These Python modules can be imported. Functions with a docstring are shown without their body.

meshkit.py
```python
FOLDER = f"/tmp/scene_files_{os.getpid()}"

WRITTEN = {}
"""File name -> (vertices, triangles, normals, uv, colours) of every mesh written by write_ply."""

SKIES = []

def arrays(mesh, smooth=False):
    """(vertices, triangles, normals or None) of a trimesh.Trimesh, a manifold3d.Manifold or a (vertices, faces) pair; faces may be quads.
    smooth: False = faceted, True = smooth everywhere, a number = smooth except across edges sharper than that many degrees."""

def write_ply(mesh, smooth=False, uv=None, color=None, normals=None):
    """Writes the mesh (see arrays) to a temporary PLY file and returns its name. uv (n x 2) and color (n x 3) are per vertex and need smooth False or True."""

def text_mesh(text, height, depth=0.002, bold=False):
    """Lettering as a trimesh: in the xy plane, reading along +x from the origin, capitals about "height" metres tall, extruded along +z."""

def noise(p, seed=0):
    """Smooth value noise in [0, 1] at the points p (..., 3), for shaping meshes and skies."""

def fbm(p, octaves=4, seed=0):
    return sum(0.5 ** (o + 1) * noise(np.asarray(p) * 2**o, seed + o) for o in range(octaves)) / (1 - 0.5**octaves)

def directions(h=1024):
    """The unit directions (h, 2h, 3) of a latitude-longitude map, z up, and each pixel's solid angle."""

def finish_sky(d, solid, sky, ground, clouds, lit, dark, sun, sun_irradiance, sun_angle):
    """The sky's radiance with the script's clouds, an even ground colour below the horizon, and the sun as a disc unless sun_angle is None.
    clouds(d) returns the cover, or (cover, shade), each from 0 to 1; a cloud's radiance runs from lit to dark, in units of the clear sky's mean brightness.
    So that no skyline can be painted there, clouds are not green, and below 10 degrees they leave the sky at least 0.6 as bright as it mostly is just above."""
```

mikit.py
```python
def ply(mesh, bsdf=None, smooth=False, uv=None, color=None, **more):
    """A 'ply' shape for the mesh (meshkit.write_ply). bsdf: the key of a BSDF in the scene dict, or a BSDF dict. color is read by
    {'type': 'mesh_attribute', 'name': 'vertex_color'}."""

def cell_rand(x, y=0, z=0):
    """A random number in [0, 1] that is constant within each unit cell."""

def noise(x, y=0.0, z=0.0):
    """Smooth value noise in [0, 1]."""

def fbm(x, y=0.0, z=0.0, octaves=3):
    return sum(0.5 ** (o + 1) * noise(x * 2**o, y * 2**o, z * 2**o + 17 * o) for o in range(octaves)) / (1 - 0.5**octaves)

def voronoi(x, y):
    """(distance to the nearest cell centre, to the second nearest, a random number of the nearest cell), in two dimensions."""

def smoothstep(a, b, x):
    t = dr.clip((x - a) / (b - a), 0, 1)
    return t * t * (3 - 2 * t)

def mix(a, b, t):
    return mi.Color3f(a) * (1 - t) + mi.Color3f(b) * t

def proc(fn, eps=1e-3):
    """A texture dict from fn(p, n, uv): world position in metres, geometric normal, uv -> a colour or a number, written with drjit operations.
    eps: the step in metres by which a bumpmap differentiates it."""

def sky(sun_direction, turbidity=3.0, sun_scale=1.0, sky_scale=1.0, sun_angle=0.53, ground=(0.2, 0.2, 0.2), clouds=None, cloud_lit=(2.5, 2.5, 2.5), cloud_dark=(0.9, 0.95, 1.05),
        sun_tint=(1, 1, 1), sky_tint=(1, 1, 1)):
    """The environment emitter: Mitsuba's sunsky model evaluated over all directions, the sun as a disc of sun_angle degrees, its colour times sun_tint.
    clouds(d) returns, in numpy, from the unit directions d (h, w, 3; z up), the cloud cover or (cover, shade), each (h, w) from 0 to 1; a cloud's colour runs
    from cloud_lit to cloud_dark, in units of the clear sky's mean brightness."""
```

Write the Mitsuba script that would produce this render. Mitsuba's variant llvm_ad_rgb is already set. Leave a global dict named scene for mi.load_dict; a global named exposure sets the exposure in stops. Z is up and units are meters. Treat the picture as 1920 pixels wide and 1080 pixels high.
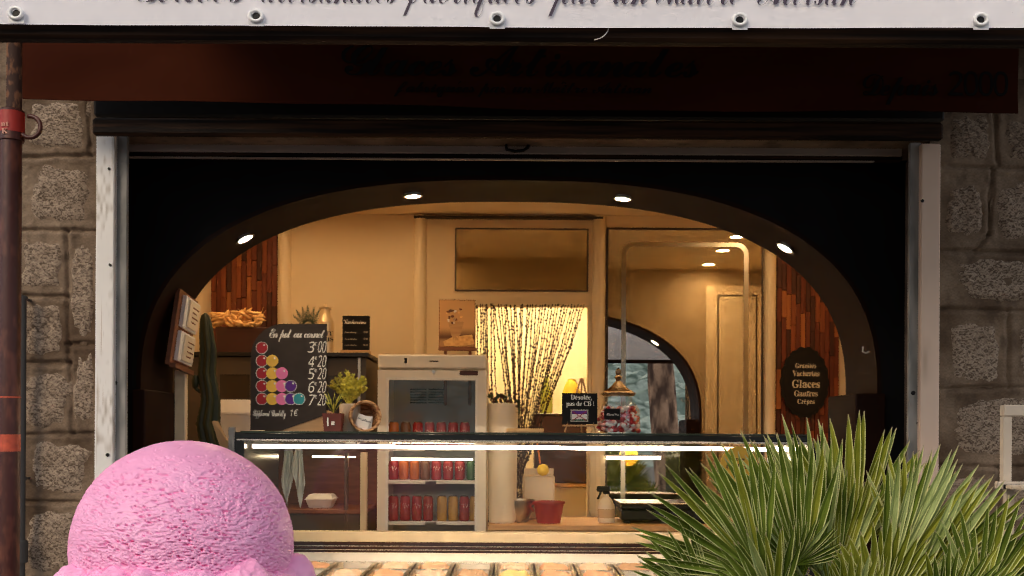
import math, random, glob
import numpy as np, trimesh, shapely
from shapely.geometry import Polygon, box as sbox
from shapely import affinity
import drjit as dr
import mitsuba as mi
import mikit, meshkit
from mikit import fbm, noise, voronoi, smoothstep, mix, cell_rand

# ------------------------------------------------------------------ camera, sky, exposure
F, CX, CY, ZC, ROLL = 1925.0, 960.0, 815.0, 1.35, 0.006
T = mi.ScalarTransform4f
scene, labels = {}, {}
scene['camera'] = {'type': 'perspective', 'fov': 2 * math.degrees(math.atan(960 / F)), 'fov_axis': 'x',
    'near_clip': 0.05, 'far_clip': 3000.0, 'principal_point_offset_x': 0.0, 'principal_point_offset_y': (540 - CY) / 1080,
    'to_world': T().look_at(origin=[0, 0, ZC], target=[0, 1, ZC], up=[-math.sin(ROLL), 0, math.cos(ROLL)])}
scene['sky'] = mikit.sky((-0.5, -0.78, 0.55), turbidity=4, sun_scale=0.24, sun_angle=22, clouds=lambda d: 1.0,
                         cloud_lit=(2.3, 2.35, 2.5), cloud_dark=(1.2, 1.25, 1.35), ground=(0.22, 0.21, 0.2))
exposure = 2.2

rng = np.random.default_rng(7)
random.seed(7)

# ------------------------------------------------------------------ naming
def numbered(name):
    if name not in scene and name not in labels and not any(k.startswith(name + '__') for k in scene):
        return name
    i = 1
    while True:
        k = f'{name}_{i:03d}'
        if k not in scene and k not in labels and not any(q.startswith(k + '__') for q in scene):
            return k
        i += 1
_count = {}
def part(parent, name, mesh, mat, smooth=False, label=None, kind=None, **more):
    base = parent + '__' + name
    n = _count.get(base, 0); _count[base] = n + 1
    k = base if n == 0 else f'{base}_{n:03d}'
    scene[k] = mesh_dict(mesh, mat, smooth, **more)
    if label or kind:
        labels[k] = {}
        if label: labels[k]['label'] = label
        if kind: labels[k]['kind'] = kind
    return k
def mesh_dict(mesh, mat, smooth=False, **more):
    if isinstance(mesh, dict):
        d = dict(mesh); d.update(more)
        return d
    return mikit.ply(mesh, mat, smooth=smooth, **more)
def thing(name, label, cat, group=None):
    k = numbered(name)
    labels[k] = {'label': label, 'category': cat}
    if group: labels[k]['group'] = group
    return k
def single(name, label, cat, mesh, mat, smooth=False, group=None, **more):
    k = thing(name, label, cat, group)
    scene[k] = mesh_dict(mesh, mat, smooth, **more)
    return k
def struct(name, mesh, mat, smooth=False, label=None, kind='structure'):
    scene[name] = mesh_dict(mesh, mat, smooth)
    labels[name] = {'kind': kind}
    if label: labels[name]['label'] = label
    return name

# ------------------------------------------------------------------ geometry helpers
_c, _s = math.cos(ROLL), math.sin(ROLL)
def W(px, py, Y):
    u, v = (px - CX) / F, (py - CY) / F
    return np.array([(u * _c + v * _s) * Y, Y, ZC - (-u * _s + v * _c) * Y])
def X(px, Y, py=600): return W(px, py, Y)[0]
def Z(py, Y, px=960): return W(px, py, Y)[2]
def cat(ms): return trimesh.util.concatenate([m for m in ms if m is not None])
def cbox(x0, x1, y0, y1, z0, z1, b=0.004):
    x0, x1 = min(x0, x1), max(x0, x1); y0, y1 = min(y0, y1), max(y0, y1); z0, z1 = min(z0, z1), max(z0, z1)
    b = min(b, .45 * (x1 - x0), .45 * (y1 - y0), .45 * (z1 - z0))
    if b <= 0:
        m = trimesh.creation.box((x1 - x0, y1 - y0, z1 - z0)); m.apply_translation(((x0 + x1) / 2, (y0 + y1) / 2, (z0 + z1) / 2)); return m
    P = []
    for sx in (0, 1):
        for sy in (0, 1):
            for sz in (0, 1):
                c = np.array([(x0, x1)[sx], (y0, y1)[sy], (z0, z1)[sz]])
                d = np.array([1 - 2 * sx, 1 - 2 * sy, 1 - 2 * sz]) * b
                for a in range(3):
                    q = c + d; q[a] = c[a]; P.append(q)
    return trimesh.Trimesh(np.array(P)).convex_hull
def pbox(px0, py0, px1, py1, Y, dep, b=0.004):
    mx, my = (px0 + px1) / 2, (py0 + py1) / 2
    return cbox(W(px0, my, Y)[0], W(px1, my, Y)[0], Y, Y + dep, W(mx, py1, Y)[2], W(mx, py0, Y)[2], b)
def extr(poly, y0, y1):
    """XZ polygon extruded along y (y0 nearer)."""
    out = []
    for g in getattr(poly, 'geoms', [poly]):
        if g.is_empty or g.area < 1e-9: continue
        m = trimesh.creation.extrude_polygon(g, abs(y1 - y0), engine='earcut')
        v = np.array(m.vertices)
        out.append(trimesh.Trimesh(np.c_[v[:, 0], max(y0, y1) - v[:, 2], v[:, 1]], m.faces, process=False))
    return cat(out)
def tube(path, r, n=10, cap=True, closed=False):
    path = np.asarray(path, float); m = len(path)
    r = np.broadcast_to(np.asarray(r, float), (m,))
    tan = np.gradient(path, axis=0)
    if closed: tan = np.roll(path, -1, 0) - np.roll(path, 1, 0)
    tan /= np.maximum(np.linalg.norm(tan, axis=1, keepdims=True), 1e-9)
    up = np.array([0, 0, 1.0]) if abs(tan[0][2]) < .9 else np.array([1.0, 0, 0])
    V = []
    a = np.cross(tan[0], up); a /= np.linalg.norm(a)
    for i in range(m):
        a = a - tan[i] * np.dot(a, tan[i]); a /= np.linalg.norm(a)
        b = np.cross(tan[i], a)
        t = np.arange(n) * 2 * np.pi / n
        V.append(path[i] + r[i] * (np.cos(t)[:, None] * a + np.sin(t)[:, None] * b))
    V = np.vstack(V); Fc = []
    rows = m if closed else m - 1
    for i in range(rows):
        j = (i + 1) % m
        for k in range(n):
            p, q = i * n + k, i * n + (k + 1) % n
            p2, q2 = j * n + k, j * n + (k + 1) % n
            Fc += [[p, q, q2], [p, q2, p2]]
    if cap and not closed:
        V = np.vstack([V, path[:1], path[-1:]]); c0, c1 = len(V) - 2, len(V) - 1
        for k in range(n):
            Fc.append([c0, (k + 1) % n, k]); Fc.append([c1, (m - 1) * n + k, (m - 1) * n + (k + 1) % n])
    return trimesh.Trimesh(V, np.array(Fc), process=False)
def lathe(prof, c=(0, 0, 0), n=32):
    """profile of (r, z), bottom to top"""
    m = trimesh.creation.revolve(np.array(prof, float), sections=n)
    m.apply_translation(c); return m
def ybar(x, z, y0, y1, r, n=20):
    return tube([[x, y0, z], [x, y1, z]], r, n)
def disc(c, r, th, n=28, rx=None):
    """disc facing -y"""
    t = np.arange(n) * 2 * np.pi / n
    p = Polygon(np.c_[c[0] + (rx or r) * np.cos(t), c[2] + r * np.sin(t)])
    return extr(p, c[1] - th, c[1])
def grid(P):
    """(n, m, 3) points to a mesh"""
    n, m = P.shape[:2]
    i = np.arange(n * m).reshape(n, m)
    a, b, c, d = i[:-1, :-1].ravel(), i[1:, :-1].ravel(), i[1:, 1:].ravel(), i[:-1, 1:].ravel()
    return trimesh.Trimesh(P.reshape(-1, 3), np.vstack([np.c_[a, b, c], np.c_[a, c, d]]), process=False)
def rot(m, ang, axis, pt):
    m = m.copy(); m.apply_transform(trimesh.transformations.rotation_matrix(ang, axis, pt)); return m

# ------------------------------------------------------------------ lettering
from PIL import Image, ImageDraw, ImageFont
_FONTS = {}
def _font(kind, size):
    pat = {'math': 'NotoSansMath*', 'inter': 'Inter.woff2'}[kind]
    if (kind, size) not in _FONTS:
        _FONTS[kind, size] = ImageFont.truetype(glob.glob('/opt/blender-*/*/datafiles/fonts/' + pat)[0], size)
    return _FONTS[kind, size]
_ACC = {'é': ('e', 'a'), 'è': ('e', 'g'), 'ê': ('e', 'c'), 'î': ('i', 'c'), 'û': ('u', 'c')}
def letters(text, style, height, tracking=1.0, bold=0, size=110, thin=0.0):
    """shapely shape of the lettering; capitals about height tall, baseline at 0, starting at x = 0"""
    up, lo = {'script': (0x1D4D0, 0x1D4EA), 'serif': (0x1D400, 0x1D41A), 'italic': (0x1D468, 0x1D482), 'sans': (65, 97)}[style]
    ft = _font('math', size); x = 20.0
    im = Image.new('L', (int(len(text) * size * .95) + 200, int(size * 2.2))); d = ImageDraw.Draw(im); base = int(size * 1.4)
    for ch in text:
        acc = None
        if ch in _ACC: ch, acc = _ACC[ch]
        f2 = ft
        if ch == '€': f2 = _font('inter', size)
        g = ch
        if 'A' <= ch <= 'Z': g = chr(up + ord(ch) - 65)
        elif 'a' <= ch <= 'z': g = chr(lo + ord(ch) - 97)
        elif ch.isdigit() and style in ('serif',): g = chr(0x1D7CE + ord(ch) - 48)
        d.text((x, base), g, 255, font=f2, anchor='ls', stroke_width=bold)
        w = d.textlength(g, font=f2)
        if acc:
            h = base - size * .52; cx = x + w * .55; s = size * .1; lw = int(size * .05)
            pts = {'a': [(cx - s * .4, h), (cx + s, h - s * 1.4)], 'g': [(cx + s * .4, h), (cx - s, h - s * 1.4)], 'c': [(cx - s, h), (cx, h - s * 1.3), (cx + s, h)]}[acc]
            d.line(pts, 255, lw)
        x += w * tracking if ch != ' ' else w * 1.1
    on = np.pad(np.asarray(im) > 127, ((0, 0), (1, 1))).astype(np.int8)
    rows, st = np.nonzero(np.diff(on, axis=1) == 1)
    en = np.nonzero(np.diff(on, axis=1) == -1)[1]
    shp = shapely.union_all(shapely.box(st, -rows - 1, en, -rows)).buffer(0.6).buffer(-0.6 - thin).simplify(0.7)
    k = height / (0.70 * size)
    return affinity.affine_transform(shp, [k, 0, 0, k, -20 * k, base * k])
def text_at(text, style, px0, px1, py_base, Y, height_px=None, tracking=1.0, bold=0, slant=0.0, th=.0015, size=110, rise=0.0, thin=0.0):
    """lettering on a surface facing -y whose front lies at Y; spans px0..px1 with its baseline at py_base"""
    a, b = W(px0, py_base, Y), W(px1, py_base, Y)
    s = letters(text, style, 1.0, tracking, bold, size, thin)
    x0, _, x1, _ = s.bounds
    k = (b[0] - a[0]) / (x1 - x0)
    kz = k if height_px is None else height_px * Y / F
    s = affinity.affine_transform(s, [k, slant * kz, rise, kz, a[0] - x0 * k, a[2]])
    return extr(s, Y - th, Y + .0006)
def stroke(pts_px, Y, w_px, th=.0015):
    from shapely.geometry import LineString
    P = [W(x, y, Y) for x, y in pts_px]
    return extr(LineString([(p[0], p[2]) for p in P]).buffer(w_px * Y / F / 2, 4), Y - th, Y + .0006)

# ------------------------------------------------------------------ materials
def C(*v): return {'type': 'rgb', 'value': list(v)}
def mat(name, base, rough=.6, metallic=0.0, spec=.5, bump=None, scale=.002, eps=2e-3, two=True, **more):
    d = {'type': 'principled', 'base_color': mikit.proc(base) if callable(base) else C(*base), 'roughness': rough, 'metallic': metallic, 'specular': spec, **more}
    if bump: d = {'type': 'bumpmap', 'arbitrary': mikit.proc(bump, eps), 'scale': scale, 'bsdf': d}
    scene[name] = {'type': 'twosided', 'bsdf': d} if two else d
    return name
def glow(c, L): return {'type': 'area', 'radiance': C(*[L * v for v in c])}
def f_mortar(p, n, uv):
    a = fbm(p.x * 5, p.y * 5, p.z * 4, 4); b = noise(p.x * 160, p.y * 160, p.z * 160); c = fbm(p.x * 22, p.y * 22, p.z * 12)
    return mix(mix((.100, .064, .040), (.255, .185, .128), smoothstep(.25, .75, a)), (.075, .05, .034), smoothstep(.5, .8, c) * .6) * (.82 + .36 * b)
def f_granite(p, n, uv):
    a = noise(p.x * 190, p.y * 190, p.z * 190); b = noise(p.x * 95 + 9, p.y * 95, p.z * 95); c = fbm(p.x * 6, p.y * 6, p.z * 6)
    t = smoothstep(.22, .70, a * .6 + b * .4); e = noise(p.x * 420, p.y * 420, p.z * 420)
    g = mix((.105, .072, .048), mix((.29, .215, .155), (.40, .31, .235), c), t) * (.75 + .5 * e)
    k = smoothstep(.12, .62, uv.x + .9 * (fbm(p.x * 28, p.y * 28, p.z * 28) - .5))
    return mix(f_mortar(p, n, uv), g, k)
def f_granite_b(p, n, uv):
    return noise(p.x * 130, p.y * 130, p.z * 130) + .6 * noise(p.x * 60, p.y * 60, p.z * 60)
def f_mortar_b(p, n, uv): return fbm(p.x * 45, p.y * 45, p.z * 45, 3)
mat('m_granite', f_granite, .9, spec=.25, bump=f_granite_b, scale=.0022, eps=1.5e-3)
mat('m_mortar', f_mortar, .95, spec=.2, bump=f_mortar_b, scale=.006, eps=2e-3)
def f_whiteframe(p, n, uv):
    a = fbm(p.x * 14, p.y * 14, p.z * 3, 3); b = noise(p.x * 90, p.y * 90, p.z * 25)
    w = noise(p.x * 120, p.y * 60, p.z * 4)
    return mix(mix((.82, .80, .77), (.45, .40, .34), smoothstep(.52, .80, a * .7 + b * .3)), (.40, .27, .17), smoothstep(.72, .95, w) * .5)
mat('m_white_frame', f_whiteframe, .55, bump=lambda p, n, uv: fbm(p.x * 30, p.y * 30, p.z * 6, 3), scale=.0015)
mat('m_beige_frame', lambda p, n, uv: mix((.74, .55, .42), (.52, .37, .26), smoothstep(.55, .9, fbm(p.x * 14, p.y * 14, p.z * 3, 3))), .55)
def f_greyframe(p, n, uv):
    a = fbm(p.x * 20, p.y * 20, p.z * 5, 3)
    return mix((.19, .19, .18), (.33, .32, .3), smoothstep(.35, .7, a))
mat('m_grey_frame', f_greyframe, .6)
def f_darkwood(p, n, uv):
    a = fbm(p.x * 3.0, p.y * 30, p.z * 55, 4)
    return mix((.006, .0028, .0015), (.050, .021, .008), smoothstep(.3, .75, a))
mat('m_beam', f_darkwood, .6, spec=.15, bump=lambda p, n, uv: fbm(p.x * 4, p.y * 60, p.z * 90, 3), scale=.002)
mat('m_charcoal', lambda p, n, uv: mix((.004, .0042, .005), (.012, .0125, .0145), fbm(p.x * 8, p.y * 8, p.z * 3, 4)), .75, spec=.12,
    bump=lambda p, n, uv: fbm(p.x * 25, p.y * 25, p.z * 9, 3), scale=.003)
mat('m_arch_brown', lambda p, n, uv: mix((.010, .0022, .0008), (.019, .0048, .0016), fbm(p.x * 9, p.y * 9, p.z * 9)), .6, spec=.13)
mat('m_awning', lambda p, n, uv: mix((.030, .0056, .0026), (.060, .0145, .0060), fbm(p.x * 2.2, p.y * 2, p.z * 5)), .9, spec=.05,
    bump=lambda p, n, uv: fbm(p.x * 3 + p.z * 2, p.y * 3, p.z * 3, 3), scale=.012)
mat('m_awning_text', (.0012, .001, .001), .8, spec=.2)
scene['m_banner'] = {'type': 'principledthin', 'base_color': mikit.proc(lambda p, n, uv: mix((.95, .93, .97), (.88, .86, .91), fbm(p.x * 3, p.y, p.z * 5))), 'roughness': .5, 'diff_trans': .34, 'spec_trans': 0.0}
mat('m_ink', (.045, .028, .055), .6)
mat('m_white_metal', (.8, .8, .8), .3, spec=.5)
mat('m_black', (.004, .004, .0045), .45, spec=.25)
mat('m_black_gloss', (.006, .006, .007), .12, clearcoat=.6)
mat('m_grommet_patch', (.62, .62, .64), .25)
mat('m_shutter', lambda p, n, uv: mix((.34, .28, .24), (.50, .42, .37), fbm(p.x * 6, p.y * 10, p.z * 30)), .45, metallic=.3)
mat('m_prop', lambda p, n, uv: mix((.055, .010, .006), (.12, .032, .016), smoothstep(.45, .75, fbm(p.x * 40, p.y * 40, p.z * 12, 3))), .45, spec=.5)
mat('m_prop_rust', lambda p, n, uv: mix((.040, .014, .007), (.16, .065, .028), smoothstep(.45, .62, fbm(p.x * 60, p.y * 60, p.z * 25, 3))), .8)
mat('m_red_label', (.34, .02, .012), .5)
mat('m_orange_tape', lambda p, n, uv: mix((.62, .10, .04), (.35, .05, .025), fbm(p.x * 60, p.y * 60, p.z * 60)), .5)
mat('m_label_ink', (.62, .30, .22), .6)
mat('m_drain', (.045, .042, .04), .5)
# interior
mat('m_cream', lambda p, n, uv: mix((.76, .60, .38), (.68, .53, .33), fbm(p.x * 1.5, p.y * 1.5, p.z * 1.2)), .55, spec=.4)
mat('m_cream_trim', (.76, .62, .41), .35, spec=.5)
mat('m_cream_panel', (.68, .56, .37), .45)
mat('m_tan', (.38, .28, .16), .6)
mat('m_dark_line', (.03, .018, .012), .5)
mat('m_floor', lambda p, n, uv: mix((.22, .19, .16), (.30, .27, .23), fbm(p.x * 5, p.y * 5, 0)), .5)
mat('m_pavement', lambda p, n, uv: mix((.045, .043, .041), (.095, .09, .084), fbm(p.x * 4, p.y * 4, 0, 4)), .85, spec=.2)
for i, (a, b) in enumerate([((.075, .011, .004), (.165, .030, .009)), ((.135, .026, .008), (.28, .068, .018)), ((.028, .005, .003), (.070, .013, .005)), ((.21, .058, .015), (.40, .13, .036))]):
    def f(p, n, uv, a=a, b=b): return mix(a, b, fbm(p.x * 70, p.y * 70, p.z * 5, 3))
    mat(f'm_plank_{i}', f, .38, spec=.5)
scene['m_mirror'] = {'type': 'twosided', 'bsdf': {'type': 'conductor', 'material': 'none', 'specular_reflectance': C(.90, .88, .83)}}
scene['m_frost'] = {'type': 'twosided', 'bsdf': {'type': 'roughconductor', 'material': 'none', 'alpha': .10, 'specular_reflectance': C(.46, .43, .37)}}
scene['m_transom'] = {'type': 'twosided', 'bsdf': {'type': 'conductor', 'material': 'none', 'specular_reflectance': C(.80, .70, .54)}}
scene['m_glass'] = {'type': 'thindielectric', 'int_ior': 1.52}
scene['m_steel'] = {'type': 'twosided', 'bsdf': {'type': 'roughconductor', 'material': 'none', 'alpha': .18, 'specular_reflectance': C(.66, .62, .57)}}
scene['m_pan_steel'] = {'type': 'twosided', 'bsdf': {'type': 'roughconductor', 'material': 'none', 'alpha': .38, 'specular_reflectance': C(.86, .80, .70)}}
scene['m_steel_polished'] = {'type': 'twosided', 'bsdf': {'type': 'roughconductor', 'material': 'none', 'alpha': .06, 'specular_reflectance': C(.75, .72, .68)}}
scene['m_bronze'] = {'type': 'twosided', 'bsdf': {'type': 'roughconductor', 'material': 'none', 'alpha': .25, 'specular_reflectance': C(.36, .24, .13)}}
mat('m_glass_edge', (.035, .05, .035), .1, clearcoat=.5)
mat('m_brown_glass', (.035, .022, .012), .08, clearcoat=.5)
mat('m_cabinet', (.075, .055, .038), .4)
mat('m_cabinet_black', (.010, .008, .007), .4)
mat('m_fridge', (.72, .66, .57), .4)
mat('m_fridge_inside', (.45, .45, .46), .5)
mat('m_price_strip', (.70, .68, .64), .4)
mat('m_slate', lambda p, n, uv: mix((.006, .005, .005), (.012, .010, .009), fbm(p.x * 25, p.y * 25, p.z * 25)), .7, spec=.2)
mat('m_board', lambda p, n, uv: mix((.040, .030, .026), (.052, .040, .034), fbm(p.x * 25, p.y * 25, p.z * 25)), .75, spec=.2)
mat('m_chalk', (.82, .78, .70), .8)
mat('m_chalk_dim', (.42, .38, .32), .8)
mat('m_gold_text', (.62, .55, .43), .6)
mat('m_wood_light', lambda p, n, uv: mix((.42, .22, .09), (.58, .34, .15), fbm(p.x * 9, p.y * 40, p.z * 60)), .45)
mat('m_wood_mid', lambda p, n, uv: mix((.13, .045, .02), (.26, .10, .045), fbm(p.x * 8, p.y * 8, p.z * 40)), .5)
mat('m_wood_dark', (.05, .013, .008), .45)
for nm, c in dict(red=(.42, .008, .012), yellow=(.90, .54, .06), pink=(.86, .20, .42), purple=(.10, .012, .22), teal=(.03, .30, .33), orange=(.72, .20, .03), darkred=(.26, .012, .014), brown=(.12, .05, .025), green=(.03, .10, .04)).items():
    mat('m_' + nm, c, .35)
mat('m_herb_label', (.45, .50, .10), .3)
mat('m_cactus', lambda p, n, uv: mix((.010, .018, .007), (.030, .040, .013), fbm(p.x * 30, p.y * 30, p.z * 12)), .5)
mat('m_wheat', lambda p, n, uv: mix((.62, .33, .11), (.88, .58, .24), noise(p.x * 70, p.y * 70, p.z * 70)), .7)
mat('m_wicker', lambda p, n, uv: mix((.30, .13, .05), (.62, .36, .17), smoothstep(.3, .7, noise(p.x * 40, p.y * 140, p.z * 140))), .7)
mat('m_ceramic', (.72, .62, .47), .3, clearcoat=.3)
mat('m_canister', (.85, .66, .40), .32, metallic=.55)
mat('m_paper', (.80, .76, .70), .7)
mat('m_kraft', (.52, .36, .20), .8)
mat('m_terracotta', (.16, .035, .022), .4)
mat('m_redpot', (.30, .025, .018), .3, clearcoat=.5)
mat('m_herb', lambda p, n, uv: mix((.28, .28, .03), (.80, .72, .11), noise(p.x * 90, p.y * 90, p.z * 90)), .5)
mat('m_leaf_dark', (.016, .028, .010), .5)
mat('m_bead', (.030, .012, .008), .35)
mat('m_lemon', (.90, .66, .08), .4)
mat('m_towel', lambda p, n, uv: mix((.36, .42, .44), (.50, .55, .56), fbm(p.x * 20, p.y * 20, p.z * 4)), .9)
mat('m_backroom', (.86, .76, .52), .6)
mat('m_candy_pink', (.9, .45, .40), .35)
mat('m_sticker', (.86, .50, .05), .4)
mat('m_chair', lambda p, n, uv: mix((.52, .44, .35), (.64, .56, .46), fbm(p.x * 12, p.y * 12, p.z * 5)), .5)
for i, c in enumerate([(.80, .46, .26), (.82, .54, .33), (.88, .66, .26), (.62, .38, .22), (.85, .62, .44)]):
    mat(f'm_gelato_{i}', c, .5)
# scoop and plants
mat('m_scoop', lambda p, n, uv: mix((.84, .33, .58), (.90, .43, .68), fbm(p.x * 9, p.y * 9, p.z * 14, 3)), .38, spec=.45,
    bump=lambda p, n, uv: fbm(p.x * 55, p.y * 55, p.z * 120, 3), scale=.0018, eps=2e-3, clearcoat=.35, clearcoat_gloss=.75)
mat('m_cone', lambda p, n, uv: mix((.50, .26, .10), (.62, .36, .15), fbm(p.x * 20, p.y * 20, p.z * 20)), .6)
def leafmat(nm, a, b):
    def f(p, n, uv):
        t = fbm(p.x * 7, p.y * 7, p.z * 7, 3); s = noise(uv.x * 9, uv.y * 1.5, p.x * 20)
        c = mix(a, b, smoothstep(.25, .8, t)) * (.78 + .44 * s)
        c = mix(c, mi.Color3f(.80, .80, .38), smoothstep(.72, .95, dr.abs(uv.x)) * .75 * smoothstep(.2, .5, uv.y))
        return mix(c, mi.Color3f(.42, .36, .22), smoothstep(.93, 1.0, uv.y))
    scene[nm] = {'type': 'principledthin', 'base_color': mikit.proc(f), 'roughness': .45, 'diff_trans': .30, 'spec_trans': 0.0, 'eta': 1.5}
leafmat('m_palm_0', (.060, .095, .012), (.18, .25, .038))
leafmat('m_palm_1', (.13, .16, .015), (.34, .36, .05))
leafmat('m_palm_2', (.20, .26, .07), (.44, .52, .22))
mat('m_petiole', (.10, .13, .04), .5)
mat('m_bark', lambda p, n, uv: mix((.06, .03, .019), (.36, .22, .14), smoothstep(.32, .68, fbm(p.x * 9, p.y * 9, p.z * 2.5, 4))), .9, bump=lambda p, n, uv: fbm(p.x * 9, p.y * 9, p.z * 2.5, 3), scale=.06)
mat('m_needles', (.035, .06, .02), .6)
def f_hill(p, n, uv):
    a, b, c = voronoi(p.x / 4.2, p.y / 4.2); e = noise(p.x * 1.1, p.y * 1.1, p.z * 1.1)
    return mix(mix((.11, .15, .125), (.26, .30, .26), c), (.05, .075, .06), smoothstep(.45, .8, a)) * (.8 + .4 * e)  # shade between crowns and distance haze are mixed into the colour
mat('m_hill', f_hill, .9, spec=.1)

# ------------------------------------------------------------------ setting: ground, hill with haze in its colour, behind the camera
struct('pavement', cbox(-230, 230, -158, 60, -.3, 0, 0), 'm_pavement')
def hill():
    xs = np.linspace(-230, 230, 330); ys = np.linspace(-560, -150, 290)
    Xg, Yg = np.meshgrid(xs, ys, indexing='ij')
    d = -Yg - 200
    z = -1.2 + np.clip(d, 0, None) * .20 + 18 * (meshkit.fbm(np.stack([Xg / 160, Yg / 160, 0 * Xg], -1), 3) - .5) * np.clip(d / 150, 0, 1)
    P = np.stack([Xg, Yg, z], -1)
    c = meshkit.noise(np.stack([Xg / 4.2, Yg / 4.2, 0 * Xg], -1)); c2 = meshkit.noise(np.stack([Xg / 9, Yg / 9, 0 * Xg], -1), 3)
    P[..., 2] += (5.5 * np.sqrt(np.clip(c, 0, 1)) + 4 * c2) * np.clip(d / 20, 0, 1)
    return grid(P)
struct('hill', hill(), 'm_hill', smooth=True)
def tree(x, y, r, h, lab):
    t = thing('pine_tree', lab, 'tree')
    n = 60; zz = np.linspace(-.1, h, n); a = np.linspace(0, 2 * np.pi, 41)
    P = np.zeros((41, n, 3))
    for j, z in enumerate(zz):
        rr = r * (1 - .35 * z / h) * (1 + .35 * math.exp(-z * 2.0))
        cx, cy = x - .16 * z + .018 * z * z, y
        q = np.c_[np.cos(a), np.sin(a), 0 * a]
        k = 1 + .16 * (meshkit.fbm(np.c_[np.cos(a) * 3, np.sin(a) * 3, 0 * a + z * .8], 3) - .5) * 2
        P[:, j] = np.c_[cx + rr * k * np.cos(a), cy + rr * k * np.sin(a), 0 * a + z]
    part(t, 'trunk', grid(P), 'm_bark', smooth=True)
    top = np.array([x - .16 * h + .018 * h * h, y, h]); L = []; crown = []
    r2 = np.random.default_rng(3)
    for k in range(7):
        b = k * .9; e = top + np.array([math.cos(b) * 1.6, math.sin(b) * 1.6, .9 + .2 * (k % 3)])
        part(t, 'limb', tube([top - [0, 0, .6 * (k % 3)], (top + e) / 2 + [0, 0, .2], e], [.1, .07, .03], 8), 'm_bark', smooth=True)
        for m in range(260):
            c = e + r2.normal(0, 1, 3) * [.62, .62, .32]; d = r2.normal(0, 1, 3); d /= np.linalg.norm(d); u = np.cross(d, [.3, .5, .8]); u /= np.linalg.norm(u)
            crown.append((c, c + d * .22 + u * .03, c + d * .22 - u * .03, c + d * .04 + u * .07))
    crown = np.array(crown); nq = len(crown)
    V = crown.reshape(-1, 3); i = np.arange(nq)[:, None] * 4
    part(t, 'crown', trimesh.Trimesh(V, np.vstack([i + [0, 1, 2], i + [0, 2, 3]]), process=False), 'm_needles')
tree(2.93, -4.0, .27, 5.2, 'thick grey-brown pine trunk reflected in the big wall mirror')

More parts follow.
